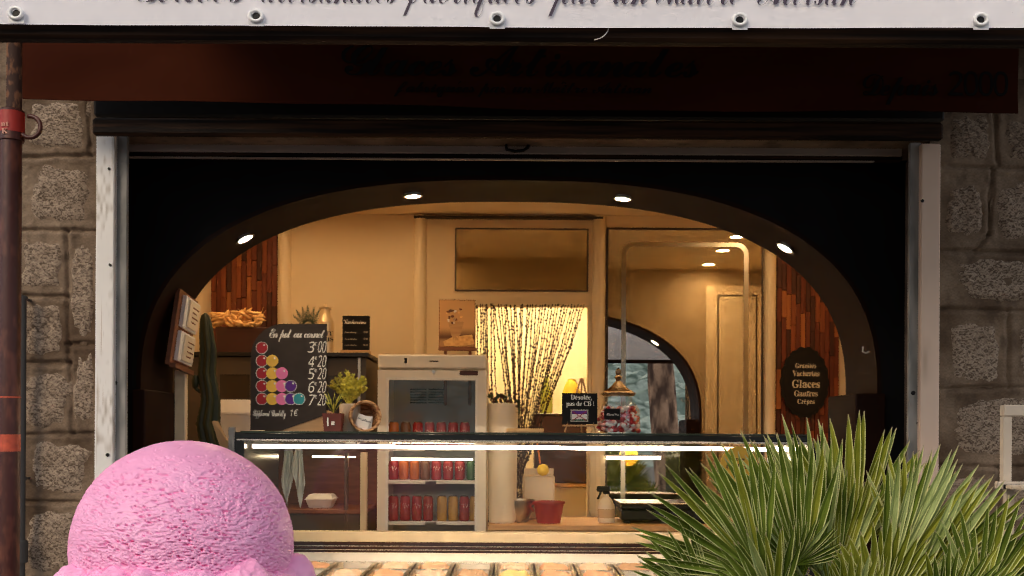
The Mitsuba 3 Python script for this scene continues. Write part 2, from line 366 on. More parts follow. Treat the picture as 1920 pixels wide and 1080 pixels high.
# ------------------------------------------------------------------ awning: banner, rails, roof, old valance
bn = thing('banner', 'white printed fabric banner with eyelets and dark script lettering across the top', 'banner')
YB = 2.4
def banner_mesh():
    xs = np.linspace(X(-160, YB), 2.6, 160); zs = np.linspace(0, 1, 14)
    P = np.zeros((160, 14, 3))
    for i, x in enumerate(xs):
        px = x / YB * F + 960
        pyb = np.interp(px, [-200, 30, 480, 960, 1400, 1920, 2400], [42, 45, 48.5, 51.5, 52, 53, 55])
        zb = Z(pyb, YB, px) 
        P[i, :, 0] = x; P[i, :, 2] = zb + zs * .46
        P[i, :, 1] = YB + .0022 * np.sin(x * 4.2) * (1 - zs) + .0010 * np.sin(x * 11 + zs * 3)
    return grid(P)
part(bn, 'fabric', banner_mesh(), 'm_banner', smooth=True)
for px, py in [(30, 25), (480, 30), (932, 35), (1387, 37), (1839, 37)]:
    c = W(px, py, YB - .0075)
    t = np.arange(28) * 2 * np.pi / 28; R = 10.5 * YB / F
    e = part(bn, 'eyelet', tube(np.c_[c[0] + R * 1.12 * np.cos(t), c[1] + 0 * t - .002, c[2] + R * .95 * np.sin(t)], .0042, 8, closed=True), 'm_white_metal', smooth=True)
    scene[e + '__hole'] = mikit.ply(disc(c + [0, .0015, 0], 7.0 * YB / F, .0008), 'm_black')
    scene[e + '__reinforcement_patch'] = mikit.ply(pbox(px - 14, py - 4, px + 15, py + 19, YB - .0052, .0008, .0003), 'm_grommet_patch')
for word, a, b in [('Glaces', 250, 455), ('artisanales', 490, 742), ('fabriquées', 756, 1003), ('par', 1028, 1122), ('un', 1150, 1214), ('Maître', 1230, 1388), ('Artisan', 1420, 1604)]:
    part(bn, 'lettering', text_at(word, 'script', a, b, 7 + .0045 * (a - 960), YB - .0040, 60, tracking=.86, th=.0006, thin=1.3), 'm_ink')
aw = thing('awning', 'dark brown fabric awning roof stretched above the shop front behind the banner', 'awning')
xa0, xa1 = X(-160, YB), 2.7
def sheet(p0, p1, p2, p3, th=.004):
    v = np.array([p0, p1, p2, p3], float); n = np.cross(v[1] - v[0], v[3] - v[0]); n /= np.linalg.norm(n)
    V = np.vstack([v, v + n * th])
    return trimesh.Trimesh(V, [[0, 1, 2], [0, 2, 3], [4, 6, 5], [4, 7, 6], [0, 4, 5], [0, 5, 1], [1, 5, 6], [1, 6, 2], [2, 6, 7], [2, 7, 3], [3, 7, 4], [3, 4, 0]], process=False)
part(aw, 'roof_fabric', sheet([xa0, YB + .1, 2.80], [xa1, YB + .1, 2.80], [xa1, 4.28, 3.3], [xa0, 4.28, 3.3]), 'm_awning')
part(aw, 'front_rail', cbox(xa0, xa1, YB + .03, YB + .07, Z(76, YB + .03), Z(44, YB + .03), .008), 'm_beam')
YV = 4.0
vl = thing('fabric_valance', 'dark brown fabric valance with black script lettering hanging under the awning', 'valance')
def valance_mesh():
    xs = np.linspace(X(38, YV), X(1908, YV), 180); zs = np.linspace(0, 1, 20)
    P = np.zeros((180, 20, 3))
    for i, x in enumerate(xs):
        px = x / YV * F + 960
        zb = Z(np.interp(px, [38, 300, 960, 1908], [184, 188, 204, 212]), YV, px)
        P[i, :, 0] = x; P[i, :, 2] = zb + zs * .36
        P[i, :, 1] = YV + (.010 * np.sin(x * 3.1 + zs * 2.5) + .006 * np.sin(x * 7 + 1 - zs * 4)) * (1.2 - zs)
    a = grid(P); Q = P.copy(); Q[..., 1] += .004; b = grid(Q); b.invert()
    return cat([a, b])
part(vl, 'fabric', valance_mesh(), 'm_awning', smooth=True)
part(vl, 'lettering', text_at('Glaces Artisanales', 'script', 640, 1310, 140, YV - .02, 62, tracking=.84, th=.002), 'm_awning_text')
part(vl, 'lettering', text_at('fabriquées par un Maître Artisan', 'script', 738, 1222, 172, YV - .02, 22, tracking=.86, th=.002), 'm_awning_text')
part(vl, 'lettering', text_at('Depuis 2000', 'script', 1618, 1890, 178, YV - .02, 44, tracking=.86, th=.002), 'm_awning_text')
single('loose_thread', 'short pale thread dangling from the lower edge of the banner', 'thread',
       tube([W(1141, 50, 2.42), W(1140, 58, 2.42), W(1134, 66, 2.415), W(1125, 72, 2.42), W(1114, 75, 2.425)], .0011, 6), 'm_paper')

# ------------------------------------------------------------------ stone facade
YS = 4.3
fa = thing('stone_facade', 'granite block wall with smeared brown mortar framing the shop opening', 'wall')
def wall_front(px0, px1, py0, py1, joints, seed):
    nx = int((px1 - px0) / 2.4); nz = int((py1 - py0) / 2.4)
    pxs = np.linspace(px0, px1, nx); pys = np.linspace(py1, py0, nz)
    A, B = np.meshgrid(pxs, pys, indexing='ij')
    P = np.zeros((nx, nz, 3))
    u, v = (A - CX) / F, (B - CY) / F
    P[..., 0] = (u * _c + v * _s) * YS; P[..., 2] = ZC - (-u * _s + v * _c) * YS
    q = np.stack([P[..., 0], P[..., 2], 0 * A + seed], -1)
    y = YS - .012 - .014 * (meshkit.fbm(q * [9, 9, 1], 4, seed) - .5) - .004 * (meshkit.fbm(q * [60, 60, 1], 3, seed) - .5)
    for (xa, ya, xb, yb) in joints:
        wob = 3.5 * (meshkit.noise(np.stack([A / 28, B / 28, 0 * A + xa], -1)) - .5) * 2
        d = np.array([xb - xa, yb - ya]); L2 = d @ d
        t = np.clip(((A - xa) * d[0] + (B - ya) * d[1]) / L2, 0, 1)
        dist = np.hypot(A - xa - t * d[0], B - ya - t * d[1]) + wob * .8
        y += .013 * np.exp(-(dist / 3.2) ** 2) - .004 * np.exp(-((dist - 9) / 6) ** 2)
    P[..., 1] = y
    return grid(P)
def stone_block(px0, py0, px1, py1, seed, out=.016):
    n = 44 if max(px1 - px0, py1 - py0) > 60 else 30
    s = np.linspace(-1, 1, n); A, B = np.meshgrid(s, s, indexing='ij')
    cx, cy, rx, ry = (px0 + px1) / 2, (py0 + py1) / 2, (px1 - px0) / 2, (py1 - py0) / 2
    # rounded, wobbly outline
    th = np.arctan2(B, A)
    wob = 1 + .26 * (meshkit.fbm(np.stack([np.cos(th) * 2.2 + seed, np.sin(th) * 2.2, 0 * th], -1), 3, seed) - .5) * 2
    m = np.maximum(abs(A), abs(B)) + 1e-9
    rn = (abs(A) ** 5 + abs(B) ** 5) ** .2 + 1e-9
    k = m / rn * wob
    px, py = cx + A * k * rx, cy + B * k * ry
    u, v = (px - CX) / F, (py - CY) / F
    P = np.zeros((n, n, 3)); P[..., 0] = (u * _c + v * _s) * YS; P[..., 2] = ZC - (-u * _s + v * _c) * YS
    e = np.clip((1 - m) * 2.6, 0, 1); e = e * e * (3 - 2 * e)
    q = np.stack([P[..., 0], P[..., 2], 0 * A + seed], -1)
    bump = .018 * (meshkit.fbm(q * [16, 16, 1], 3, seed) - .5) + .008 * (meshkit.fbm(q * [75, 75, 1], 3, seed + 5) - .5)
    P[..., 1] = YS - .004 - e * out + bump * e
    g = grid(P); g.invert()
    return mikit.ply(g, 'm_granite', smooth=True, uv=np.c_[np.clip((1 - m) * 3.6, 0, 1).ravel(), 0 * m.ravel()])
LJ = [(45, 296, 190, 293), (45, 432, 180, 434), (128, 434, 132, 680), (45, 555, 128, 558), (128, 645, 180, 646), (45, 680, 135, 682), (135, 680, 140, 812), (45, 815, 180, 812), (45, 940, 160, 942), (168, 185, 172, 290)]
RJ = [(1755, 312, 1920, 318), (1862, 215, 1868, 310), (1858, 318, 1852, 440), (1852, 440, 1826, 468), (1755, 470, 1925, 476), (1755, 580, 1925, 584), (1888, 584, 1888, 728), (1755, 730, 1925, 726), (1755, 872, 1925, 878), (1870, 878, 1870, 1000), (1755, 1000, 1960, 1002)]
part(fa, 'mortar_face', wall_front(-260, 192, 120, 1500, LJ, 3), 'm_mortar', smooth=True)
part(fa, 'mortar_face', wall_front(1742, 2200, 150, 1500, RJ, 8), 'm_mortar', smooth=True)
xl, xr = X(180, YS), X(1756, YS)
part(fa, 'wall_body', cbox(-4.5, xl, YS + .012, 5.0, 0, 2.60, .01), 'm_mortar')
part(fa, 'wall_body', cbox(xr, 4.5, YS + .012, 5.0, 0, 2.60, .01), 'm_mortar')
part(fa, 'wall_body', cbox(-4.5, 4.5, YS + .012, 5.0, 2.602, 5.2, .01), 'm_mortar')
LS = [(58, 186, 166, 288), (60, 304, 172, 424), (44, 446, 120, 548), (138, 448, 176, 636), (44, 568, 120, 668), (42, 694, 130, 804), (144, 664, 178, 800), (52, 826, 170, 930), (46, 952, 150, 1082), (-90, 200, 20, 310), (-100, 330, 10, 470), (-90, 820, 20, 940)]
RS = [(1776, 214, 1856, 302), (1878, 222, 1990, 304), (1776, 344, 1838, 440), (1866, 336, 1990, 452), (1786, 482, 1990, 570), (1776, 596, 1872, 716), (1902, 594, 2010, 716), (1772, 742, 1990, 856), (1768, 890, 1860, 990), (1884, 890, 2010, 990), (1768, 1014, 1990, 1110)]
for i, r in enumerate(LS + RS):
    part(fa, 'stone_block', stone_block(r[0] - 5, r[1] - 4, r[2] + 5, r[3] + 4, 11 + i), 'm_granite', smooth=True)

# frames of the shutter
fr = thing('shutter_surround', 'weathered white and grey post frame lining the stone opening', 'frame')
part(fr, 'left_post', pbox(176, 251, 210.5, 1700, YS - .035, .07, .004), 'm_white_frame')
part(fr, 'left_channel', pbox(211, 251, 235, 1700, YS - .005, .022, .004), 'm_grey_frame')
part(fr, 'right_post', pbox(1724, 269, 1760, 1700, YS - .035, .07, .004), 'm_beige_frame')
part(fr, 'right_channel', pbox(1702, 267, 1723.5, 1700, YS - .005, .022, .004), 'm_grey_frame')
for px, py, w in [(205, 317, 2.5), (207, 497, 2.5), (217, 718, 3.5), (202, 853, 3.5), (1729, 377, 3), (1722, 794, 3.5), (1712, 737, 4)]:
    Yq = YS - .035 if (px < 211 or px > 1723) else YS - .005
    part(fr, 'bolt', disc(W(px, py, Yq), w * YS / F, .004, 14), 'm_black')
single('lintel_beam', 'dark stained timber beam running across the top of the shop opening', 'beam', pbox(172, 224, 1770, 257, 4.12, .035, .010), 'm_beam')
single('shutter_box', 'black roller shutter housing tucked above the timber beam', 'shutter housing', cbox(X(172, 4.2), X(1770, 4.2), 4.2, 4.64, Z(222, 4.2), 2.79, .01), 'm_cabinet_black')
sh = thing('roller_shutter', 'rolled up shutter with grey metal bottom bar below the timber beam', 'shutter')
YR = 4.46
part(sh, 'bottom_bar', pbox(240, 262, 1692, 288, YR, .05, .003), 'm_shutter')
part(sh, 'lower_lip', pbox(240, 289, 1692, 296.5, YR + .012, .05, .002), 'm_beam')
part(sh, 'seal', pbox(240, 297, 1640, 299.5, YR + .002, .02, .001), 'm_shutter')
part(sh, 'pull_handle', tube([W(940, 262, YR - .005), W(948, 268, YR - .03), W(950, 280, YR - .03), W(965, 284, YR - .03), W(982, 282, YR - .03), W(990, 276, YR - .03), W(992, 264, YR - .005)], .007, 8), 'm_black', smooth=True)
part(sh, 'curtain', cbox(X(240, YR), X(1692, YR), YR + .015, YR + .035, Z(258, YR) + .002, 2.7, 0), 'm_shutter')
single('wall_hook', 'small white metal hook screwed to the right side of the arch', 'hook', tube([W(1618, 650, 4.62), W(1617.5, 659, 4.615), W(1623, 662, 4.612), W(1630, 659, 4.615)], .0042, 8), 'm_white_metal', smooth=True)

# ------------------------------------------------------------------ arch wall
YA, YE = 4.65, 5.08
AX, AA, AZ, AB = X(955, YA), 690 / F * YA, Z(735, YA), 397 / F * YA
def arch_pts(a, b, n=120, p=2.55):
    t = np.linspace(0, np.pi, n)
    return np.c_[AX + a * np.sign(np.cos(t)) * abs(np.cos(t)) ** (2 / p), AZ + b * np.sin(t) ** (2 / p)]
def arch_poly(a, b): return Polygon(np.vstack([arch_pts(a, b), [[AX - a, 0], [AX + a, 0]]]))
aw_ = thing('arch_wall', 'charcoal painted wall pierced by a wide flattened arch', 'wall')
part(aw_, 'wall_face', extr(sbox(-2.6, 0, 2.6, 2.9).difference(arch_poly(AA + .02, AB + .02)), YA, YE), 'm_charcoal', smooth=30)
part(aw_, 'arch_lining', extr(arch_poly(AA + .0195, AB + .0195).difference(arch_poly(AA, AB).union(sbox(-4, -.1, 4, .001))), YA - .003, YE + .004), 'm_arch_brown', smooth=25)
for sgn in (-1, 1):
    x0 = AX + sgn * (AA - (.03 if sgn < 0 else .105)); x1 = AX + sgn * (AA + .03)
    part(aw_, 'impost_pier', cbox(x0, x1, YA - .03, YE - .05, 0, AZ + .002, .006), 'm_arch_brown')
sp_pos = [(457, 442, 'leftmost'), (775, 366, 'left of the crown'), (1168, 370, 'right of the crown'), (1473, 463, 'rightmost')]
YM = 4.87
pa = arch_pts(AA, AB, 2000)
for px, py, where in sp_pos:
    w = W(px, py, YM)
    ang = math.atan2((w[2] - AZ), (w[0] - AX))
    i = np.argmin((pa[:, 0] - w[0]) ** 2 + (pa[:, 1] - w[2]) ** 2)
    tg = pa[min(i + 3, 1999)] - pa[max(i - 3, 0)]; nrm = np.array([-tg[1], tg[0]]); nrm /= np.linalg.norm(nrm)
    if nrm[1] > 0: nrm = -nrm
    c = np.array([pa[i][0], YM, pa[i][1]]); N = np.array([nrm[0], 0, nrm[1]])
    s = thing('arch_spotlight', {'leftmost': 'lit recessed spotlight low on the left curve of the arch', 'left of the crown': 'lit recessed spotlight left of the crown of the arch',
        'right of the crown': 'lit recessed spotlight right of the crown of the arch', 'rightmost': 'lit recessed spotlight low on the right curve of the arch'}[where], 'spotlight', 'spotlights set into the underside of the arch')
    M4 = trimesh.geometry.align_vectors([0, 0, 1], N); M4[:3, 3] = c
    rg = trimesh.creation.annulus(.036, .047, .012, sections=32); rg.apply_translation([0, 0, .006]); rg.apply_transform(M4)
    part(s, 'trim_ring', rg, 'm_steel', smooth=30)
    bl = lathe([(0, .002), (.035, .002), (.0345, .008), (.02, .011), (0, .012)], n=24); bl.apply_transform(M4)
    part(s, 'bulb', bl, 'm_paper', smooth=True, emitter=glow((1, .74, .46), 42.0))

# ------------------------------------------------------------------ interior shell
YW = 7.1; XL, XR = -2.08, 2.26; ZCEIL = 2.87
struct('shop_floor', cbox(-2.6, 2.6, 5.0, 9.2, -.02, .004, 0), 'm_floor')
struct('ceiling', cbox(-2.6, 2.6, 4.66, 9.2, ZCEIL, ZCEIL + .2, 0), 'm_cream')
struct('side_wall_left', cbox(XL - .3, XL, YE + .002, 9.2, 0, ZCEIL - .001, 0), 'm_cream')
struct('side_wall_right', cbox(XR, XR + .3, YE + .002, 9.2, 0, ZCEIL - .001, 0), 'm_cream')
# inner face of the arch wall, seen in the mirror
struct('inner_wall_face', extr(sbox(XL + .001, 0.01, XR - .001, ZCEIL - .002).difference(arch_poly(AA + .021, AB + .021)), YE + .001, YE + .012), 'm_tan')
xo0, xo1 = X(890, YW), X(1103, YW); zo = Z(573, YW)
hole = sbox(xo0, -.1, xo1, zo)
struct('back_wall', extr(sbox(XL, 0, XR, ZCEIL - .002).difference(hole), YW, YW + .10), 'm_cream')
struct('back_room_wall', cat([cbox(-2, 2.2, 8.9, 9.0, 0, ZCEIL - .002, 0)]), 'm_backroom')
# partition with half round posts
pt = thing('door_partition', 'cream door frame with round posts and a dark-edged transom pane', 'door frame')
for px0, px1, py in [(776, 799, 405), (1110, 1135, 405)]:
    c = (X(px0, YW) + X(px1, YW)) / 2; r = (X(px1, YW) - X(px0, YW)) / 2
    part(pt, 'post', lathe([(0, 0.01), (r, 0.01), (r, Z(py, YW)), (0, Z(py, YW))], (c, YW - .002, 0), 24), 'm_cream_trim', smooth=40)
part(pt, 'head_line', pbox(776, 405, 1131, 409, YW - .05, .05, .001), 'm_dark_line')
def ringrect(px0, py0, px1, py1, w, Y, dep):
    a = [W(px0, (py0 + py1) / 2, Y)[0], W(px1, (py0 + py1) / 2, Y)[0]]; z = [W((px0 + px1) / 2, py1, Y)[2], W((px0 + px1) / 2, py0, Y)[2]]
    ww = w * Y / F
    return extr(sbox(a[0], z[0], a[1], z[1]).difference(sbox(a[0] + ww, z[0] + ww, a[1] - ww, z[1] - ww)), Y, Y + dep)
part(pt, 'transom_seal', ringrect(853, 428, 1103, 546, 2.6, YW - .010, .010), 'm_dark_line')
part(pt, 'transom_pane', rot(pbox(855, 430, 1101, 544, YW - .006, .005, 0), .012, [1, 0, 0], W(978, 487, YW)), 'm_transom')
part(pt, 'jamb', pbox(1103, 573, 1108, 1290, YW - .012, .11, .003), 'm_cream_trim')
part(pt, 'jamb', pbox(884, 573, 889.5, 1290, YW - .012, .11, .003), 'm_cream_trim')
single('wall_pilaster', 'cream round corner post left of the plain wall, beside the wood cladding', 'post', lathe([(0, .01), (.045, .01), (.045, ZCEIL - .01), (0, ZCEIL - .01)], (X(533, YW), YW - .004, 0), 20), 'm_cream_trim', smooth=40)
single('wall_pilaster', 'cream round post between the mirror and the right wood cladding', 'post', lathe([(0, .01), (.042, .01), (.042, ZCEIL - .01), (0, ZCEIL - .01)], (X(1443, YW), YW - .004, 0), 20), 'm_cream_trim', smooth=40)

# mirror with its frosted line
mr = thing('wall_mirror', 'tall dark-edged mirror with a frosted border line, reflecting the street', 'mirror')
MT = -.012; mp = W(1283, 620, YW)
def mtilt(m): return rot(m, MT, [1, 0, 0], mp)
part(mr, 'glass', mtilt(pbox(1139, 431, 1427, 1180, YW - .022, .004, 0)), 'm_mirror')
part(mr, 'frame', mtilt(ringrect(1135.5, 427, 1430, 1184, 3.4, YW - .026, .012)), 'm_dark_line')
def frost():
    def rr(px0, py0, px1, py1, r):
        a = W(px0, py1, YW); b = W(px1, py0, YW); k = YW / F
        return sbox(a[0] + r * k, a[2] + r * k, b[0] - r * k, b[2] - r * k).buffer(r * k, 12)
    return extr(rr(1161, 456, 1403, 1180, 22).difference(rr(1169.5, 464, 1394, 1172, 16)), YW - .0235, YW - .0225)
part(mr, 'frosted_line', mtilt(frost()), 'm_frost')

# downlights in the ceiling
for i, (yy, w) in enumerate([(6.46, 'nearest the mirror'), (5.95, 'in the middle of the ceiling row'), (5.36, 'nearest the arch')]):
    for sx in (1.68, -1.5, -.75):  # left and middle rows are unseen, added to light the shop
        if sx == -.75 and i == 1: continue
        d = thing('ceiling_downlight', f'small lit ceiling downlight {w}, ' + ('seen in the mirror' if sx > 1 else 'added unseen on the left side' if sx < -1 else 'added unseen near the middle of the shop'), 'downlight', 'downlights in the shop ceiling')
        tr = trimesh.creation.annulus(.05, .062, .010, sections=28); tr.apply_translation([sx, yy, ZCEIL - .005]); part(d, 'trim_ring', tr, 'm_cream_trim', smooth=30)
        m = lathe([(0, -.008), (.03, -.007), (.049, -.002), (.049, .0), (0, .0)], (sx, yy, ZCEIL - .001), 24)
        part(d, 'bulb', m, 'm_paper', smooth=True, emitter=glow((1, .64, .31), 33.0))
# door on the inner face of the front wall, seen in the mirror
dr_ = thing('inner_door', 'cream panel door with dark outline, seen reflected in the big mirror', 'door')
part(dr_, 'leaf', cbox(1.70, 2.2, YE + .014, YE + .05, 0.01, 2.72, .004), 'm_cream_trim')
part(dr_, 'seal', extr(sbox(1.80, .9, 2.15, 2.64).difference(sbox(1.812, .912, 2.138, 2.628)), YE + .051, YE + .056), 'm_dark_line')
part(dr_, 'panel', cbox(1.812, 2.138, YE + .0505, YE + .053, .914, 2.626, 0), 'm_cream_panel')
# back room lamp
lp = thing('back_room_lamp', 'bright round lamp on the ceiling of the room behind the bead curtain', 'lamp')
part(lp, 'shade', lathe([(0, -.05), (.16, -.04), (.18, 0), (0, 0)], ((xo0 + xo1) / 2 + .1, 8.1, ZCEIL - .002), 24), 'm_paper', smooth=True, emitter=glow((1, .78, .43), 34.0))

cu = thing('back_room_cupboard', 'low dark brown cupboard in the bright back room, right of the curtain bundle', 'cupboard')
YBk = 8.0
part(cu, 'body', cbox(X(1004, YBk), X(1150, YBk), YBk, YBk + .4, Z(905, YBk), Z(779, YBk), .004), 'm_wood_dark')
part(cu, 'top_board', cbox(X(1000, YBk), X(1155, YBk), YBk - .02, YBk + .41, Z(778.5, YBk), Z(775, YBk), .003), 'm_cabinet')
part(cu, 'shelf_board', cbox(X(1000, YBk), X(1155, YBk), YBk - .02, YBk + .41, Z(913, YBk), Z(906, YBk), .003), 'm_wood_light')
part(cu, 'plinth', cbox(X(1004, YBk), X(1150, YBk), YBk + .02, YBk + .4, .02, Z(914, YBk), .003), 'm_cream_panel')
yv = thing('yellow_vase', 'round yellow vase on the dark cupboard beyond the doorway', 'vase')
part(yv, 'body', lathe([(0, 0), (.05, 0), (.075, .10), (.075, .16), (.05, .23), (.03, .26), (.03, .275), (0, .27)], (X(1074, YBk), YBk + .12, Z(775, YBk) + .001), 28), 'm_lemon', smooth=40)
gb = thing('green_bottle', 'pale green bottle on the dark cupboard behind the bead strands', 'bottle')
part(gb, 'body', lathe([(0, 0), (.045, 0), (.048, .01), (.048, .16), (.018, .23), (.018, .29), (0, .29)], (X(1026, YBk), YBk + .1, Z(775, YBk) + .001), 24), 'm_herb_label', smooth=40)
# wood cladding: thin upright strips
for side, (pa0, pa1, lab) in enumerate([(397, 520, 'reddish brown wood strip cladding on the left of the back wall'), (1455, 1572, 'reddish brown wood strip cladding behind the black oval sign')]):
    wc = thing('wood_cladding', lab, 'cladding')
    x0, x1 = X(pa0, YW), X(pa1, YW)
    part(wc, 'backing_board', cbox(x0, x1, YW - .008, YW - .001, .9, ZCEIL - .01, 0), 'm_wood_dark')
    n = 13; w = (x1 - x0) / n
    for c in range(n):
        z = 1.15 - rng.uniform(0, .2)
        while z < 2.62:
            L = rng.uniform(.16, .34)
            d = rng.uniform(.008, .020)
            m = rng.choice(4, p=[.42, .26, .22, .10])
            if z + L > 1.3:
                part(wc, 'plank', cbox(x0 + c * w + .001, x0 + (c + 1) * w - .001, YW - .008 - d, YW - .0082, z + .001, z + L - .001, .002), f'm_plank_{m}')
            z += L

# ------------------------------------------------------------------ bead curtain
bc = thing('bead_curtain', 'dark bead curtain gathered to one side in the bright doorway', 'curtain')
oct_ = trimesh.creation.icosphere(subdivisions=0, radius=1.0)
def strand(pts, seed):
    r = np.random.default_rng(seed)
    P = np.array([W(x, y, Yc) for x, y, Yc in pts])
    seg = np.linalg.norm(np.diff(P, axis=0), axis=1); s = np.r_[0, np.cumsum(seg)]
    L = s[-1]; out = [tube(P, .0019, 4, False)]
    t = 0.0
    while t < L:
        c = np.array([np.interp(t, s, P[:, k]) for k in range(3)])
        big = r.random() < .28
        m = oct_.copy(); m.apply_scale([.0082, .0082, .010] if big else [.0042, .0042, .0080]); m.apply_translation(c + r.normal(0, .0025, 3)); out.append(m)
        t += .024 if big else .018
    return cat(out)
YK = 7.02
tops = np.linspace(896, 1097, 34)
for i, x in enumerate(tops):
    f = (x - 898) / 198
    j = rng.uniform(-2, 2)
    if f < .12 or i in (3,):
        pts = [(x + j, 572, YK), (x + j + 1, 700, YK), (x + j + 3, 800, YK), (x + j + 8, 1010, YK)]
    else:
        xb = 948 + 62 * f + rng.uniform(-4, 4)        # where it passes y = 800
        bow = rng.uniform(-3, 3)
        tie = 936 + 46 * f
        pts = [(x + j, 572, YK), (x + (xb - x) * .30 + bow, 650, YK), (x + (xb - x) * .53 + bow, 700, YK), (x + (xb - x) * .78 + bow * .6, 755, YK), (xb, 810, YK), (tie, 880, YK), (tie - 4, 910, YK), (tie - 6 + rng.uniform(-12, 14), 1005, YK)]
    part(bc, 'strand', strand(pts, 50 + i), 'm_bead')
for i, (x0, x1) in enumerate([(905, 935), (912, 941), (925, 944)]):
    part(bc, 'strand', strand([(x0, 572, YK + .03), (x0 + 4, 720, YK + .03), (x1 - 4, 830, YK + .03), (x1, 900, YK + .03)], 90 + i), 'm_bead')

# ------------------------------------------------------------------ poster on easel
ps = thing('poster_easel', 'brown sundae poster standing on a small wooden easel beside the doorway', 'easel')
YP = 6.75
part(ps, 'poster', pbox(823, 562, 891, 652, YP, .012, .002), 'm_wood_mid')
mat('m_poster_bg', lambda p, n, uv: mix(mix((.10, .035, .012), (.62, .36, .16), smoothstep(1.98, 2.06, p.z)), (.55, .30, .13), smoothstep(1.99, 1.96, p.z) * .75), .6)
part(ps, 'print_background', pbox(824, 563, 890, 650, YP - .002, .0015, 0), 'm_poster_bg')
def ppoly(pts, Y, th=.002): return extr(Polygon([(lambda w: (w[0], w[2]))(W(x, y, Y)) for x, y in pts]).buffer(.002), Y - th, Y)
part(ps, 'print_glass', ppoly([(841, 603), (869, 604), (864, 624), (857, 638), (850, 638), (845, 622)], YP - .0022), 'm_wood_light')
part(ps, 'print_plate', ppoly([(832, 640), (850, 632), (885, 628), (889, 645), (860, 649), (834, 648)], YP - .0022), 'm_wheat')
for k in range(16):
    a, b = rng.uniform(838, 866), rng.uniform(578, 606)
    w = W(a, b, YP - .0045)
    part(ps, 'print_topping', disc(w, rng.uniform(.005, .011), .001, 10, rng.uniform(.006, .015)), ['m_wood_mid', 'm_paper', 'm_brown', 'm_wheat'][k % 4])
part(ps, 'ledge', pbox(822, 651, 893, 657, YP - .03, .045, .003), 'm_wood_mid')
for x in (835, 881): part(ps, 'leg', pbox(x - 3, 657.5, x + 3, 760, YP + .015, .02, .003), 'm_wood_mid')

# ------------------------------------------------------------------ glass door fridge and its cans
YF = 6.2
fg = thing('drinks_fridge', 'cream glass door drinks fridge stocked with cans behind the counter', 'fridge')
fx0, fx1 = X(709, YF), X(913, YF); fz1 = Z(665, YF, 811); fz0 = .05
part(fg, 'side_panel', cbox(fx0, fx0 + .03, YF + .05, YF + .62, fz0, fz1 - .085, .003), 'm_fridge')
part(fg, 'side_panel', cbox(fx1 - .03, fx1, YF + .05, YF + .62, fz0, fz1 - .085, .003), 'm_fridge')
part(fg, 'back_panel', cbox(fx0 + .031, fx1 - .031, YF + .58, YF + .62, fz0, fz1 - .086, 0), 'm_fridge_inside')
part(fg, 'top_panel', cbox(fx0, fx1, YF - .004, YF + .62, fz1 - .084, fz1, .008), 'm_fridge')
part(fg, 'base', cbox(fx0, fx1, YF + .051, YF + .575, fz0, .4, .004), 'm_fridge')
fd = sbox(fx0, .4, fx1, fz1 - .094).difference(sbox(X(726, YF), .5, X(896, YF), Z(709, YF, 811)))
dk = part(fg, 'door', extr(fd, YF, YF + .045), 'm_fridge')
scene[dk + '__pane'] = mikit.ply(trimesh.Trimesh(np.array([[X(727, YF), YF + .02, .501], [X(895, YF), YF + .02, .501], [X(895, YF), YF + .02, Z(710, YF, 811)], [X(727, YF), YF + .02, Z(710, YF, 811)]]), [[0, 1, 2], [0, 2, 3]], process=False), 'm_glass')
scene[dk + '__pane_seal'] = mikit.ply(extr(sbox(X(725, YF), .499, X(897, YF), Z(708, YF, 811)).difference(sbox(X(730, YF), .51, X(892, YF), Z(713, YF, 811))), YF - .003, YF + .004), 'm_price_strip')
scene[dk + '__lock'] = mikit.ply(disc(W(813, 697, YF - .001), .0115, .006, 20), 'm_steel', smooth=30)
scene[dk + '__name_plate'] = mikit.ply(pbox(862, 695, 896, 703.5, YF - .004, .004, .001), 'm_wood_dark')
part(fg, 'badge', pbox(758, 671, 763, 681, YF - .007, .004, .001), 'm_black')
part(fg, 'badge', pbox(805, 676, 822, 678.5, YF - .007, .004, .001), 'm_dark_line')
for k in range(6):
    for a, b in ((769, 800), (803, 833)):
        Yb = YF + .575
        part(fg, 'vent_slot', pbox(a, 729 + k * 5, b, 731.2 + k * 5, Yb, .004, 0), 'm_black')
part(fg, 'light_tube_or_reflection', tube([[X(735, YF + .07), YF + .07, Z(862, YF + .07)], [X(888, YF + .07), YF + .07, Z(862, YF + .07)]], .008, 8), 'm_paper', emitter=glow((1, .80, .46), 1.7))  # added glowing bar in place of the case tube's reflection, not a fridge lamp
shelf_py = [838, 900, 977]
def shelf_z(k): return Z(shelf_py[k], YF + .1, 811)
for k in range(3):
    z = shelf_z(k)
    s = part(fg, 'shelf', cbox(fx0 + .035, fx1 - .035, YF + .085, YF + .56, z - .008, z, .002), 'm_fridge_inside')
    for n_, (a, b) in enumerate(((728, 797), (818, 894))):
        scene[s + '__price_strip' + ('' if n_ == 0 else '_001')] = mikit.ply(pbox(a, shelf_py[k] + .5, b, shelf_py[k] + 7.5, YF + .075, .008, .001), 'm_price_strip')
CANS = {}
def can(mt, h, r, squig=None):
    key = (mt, round(h, 3), r)
    if key not in CANS:
        CANS[key] = (mikit.ply(lathe([(0, 0), (r * .8, 0), (r, .008), (r, h - .014), (r * .8, h), (0, h - .003)], n=20), mt, smooth=35),
                     mikit.ply(lathe([(0, h - .0005), (r * .78, h + .001), (r * .82, h + .003), (r * .8, h + .0035), (0, h + .0015)], n=20), 'm_steel', smooth=35))
    return CANS[key]
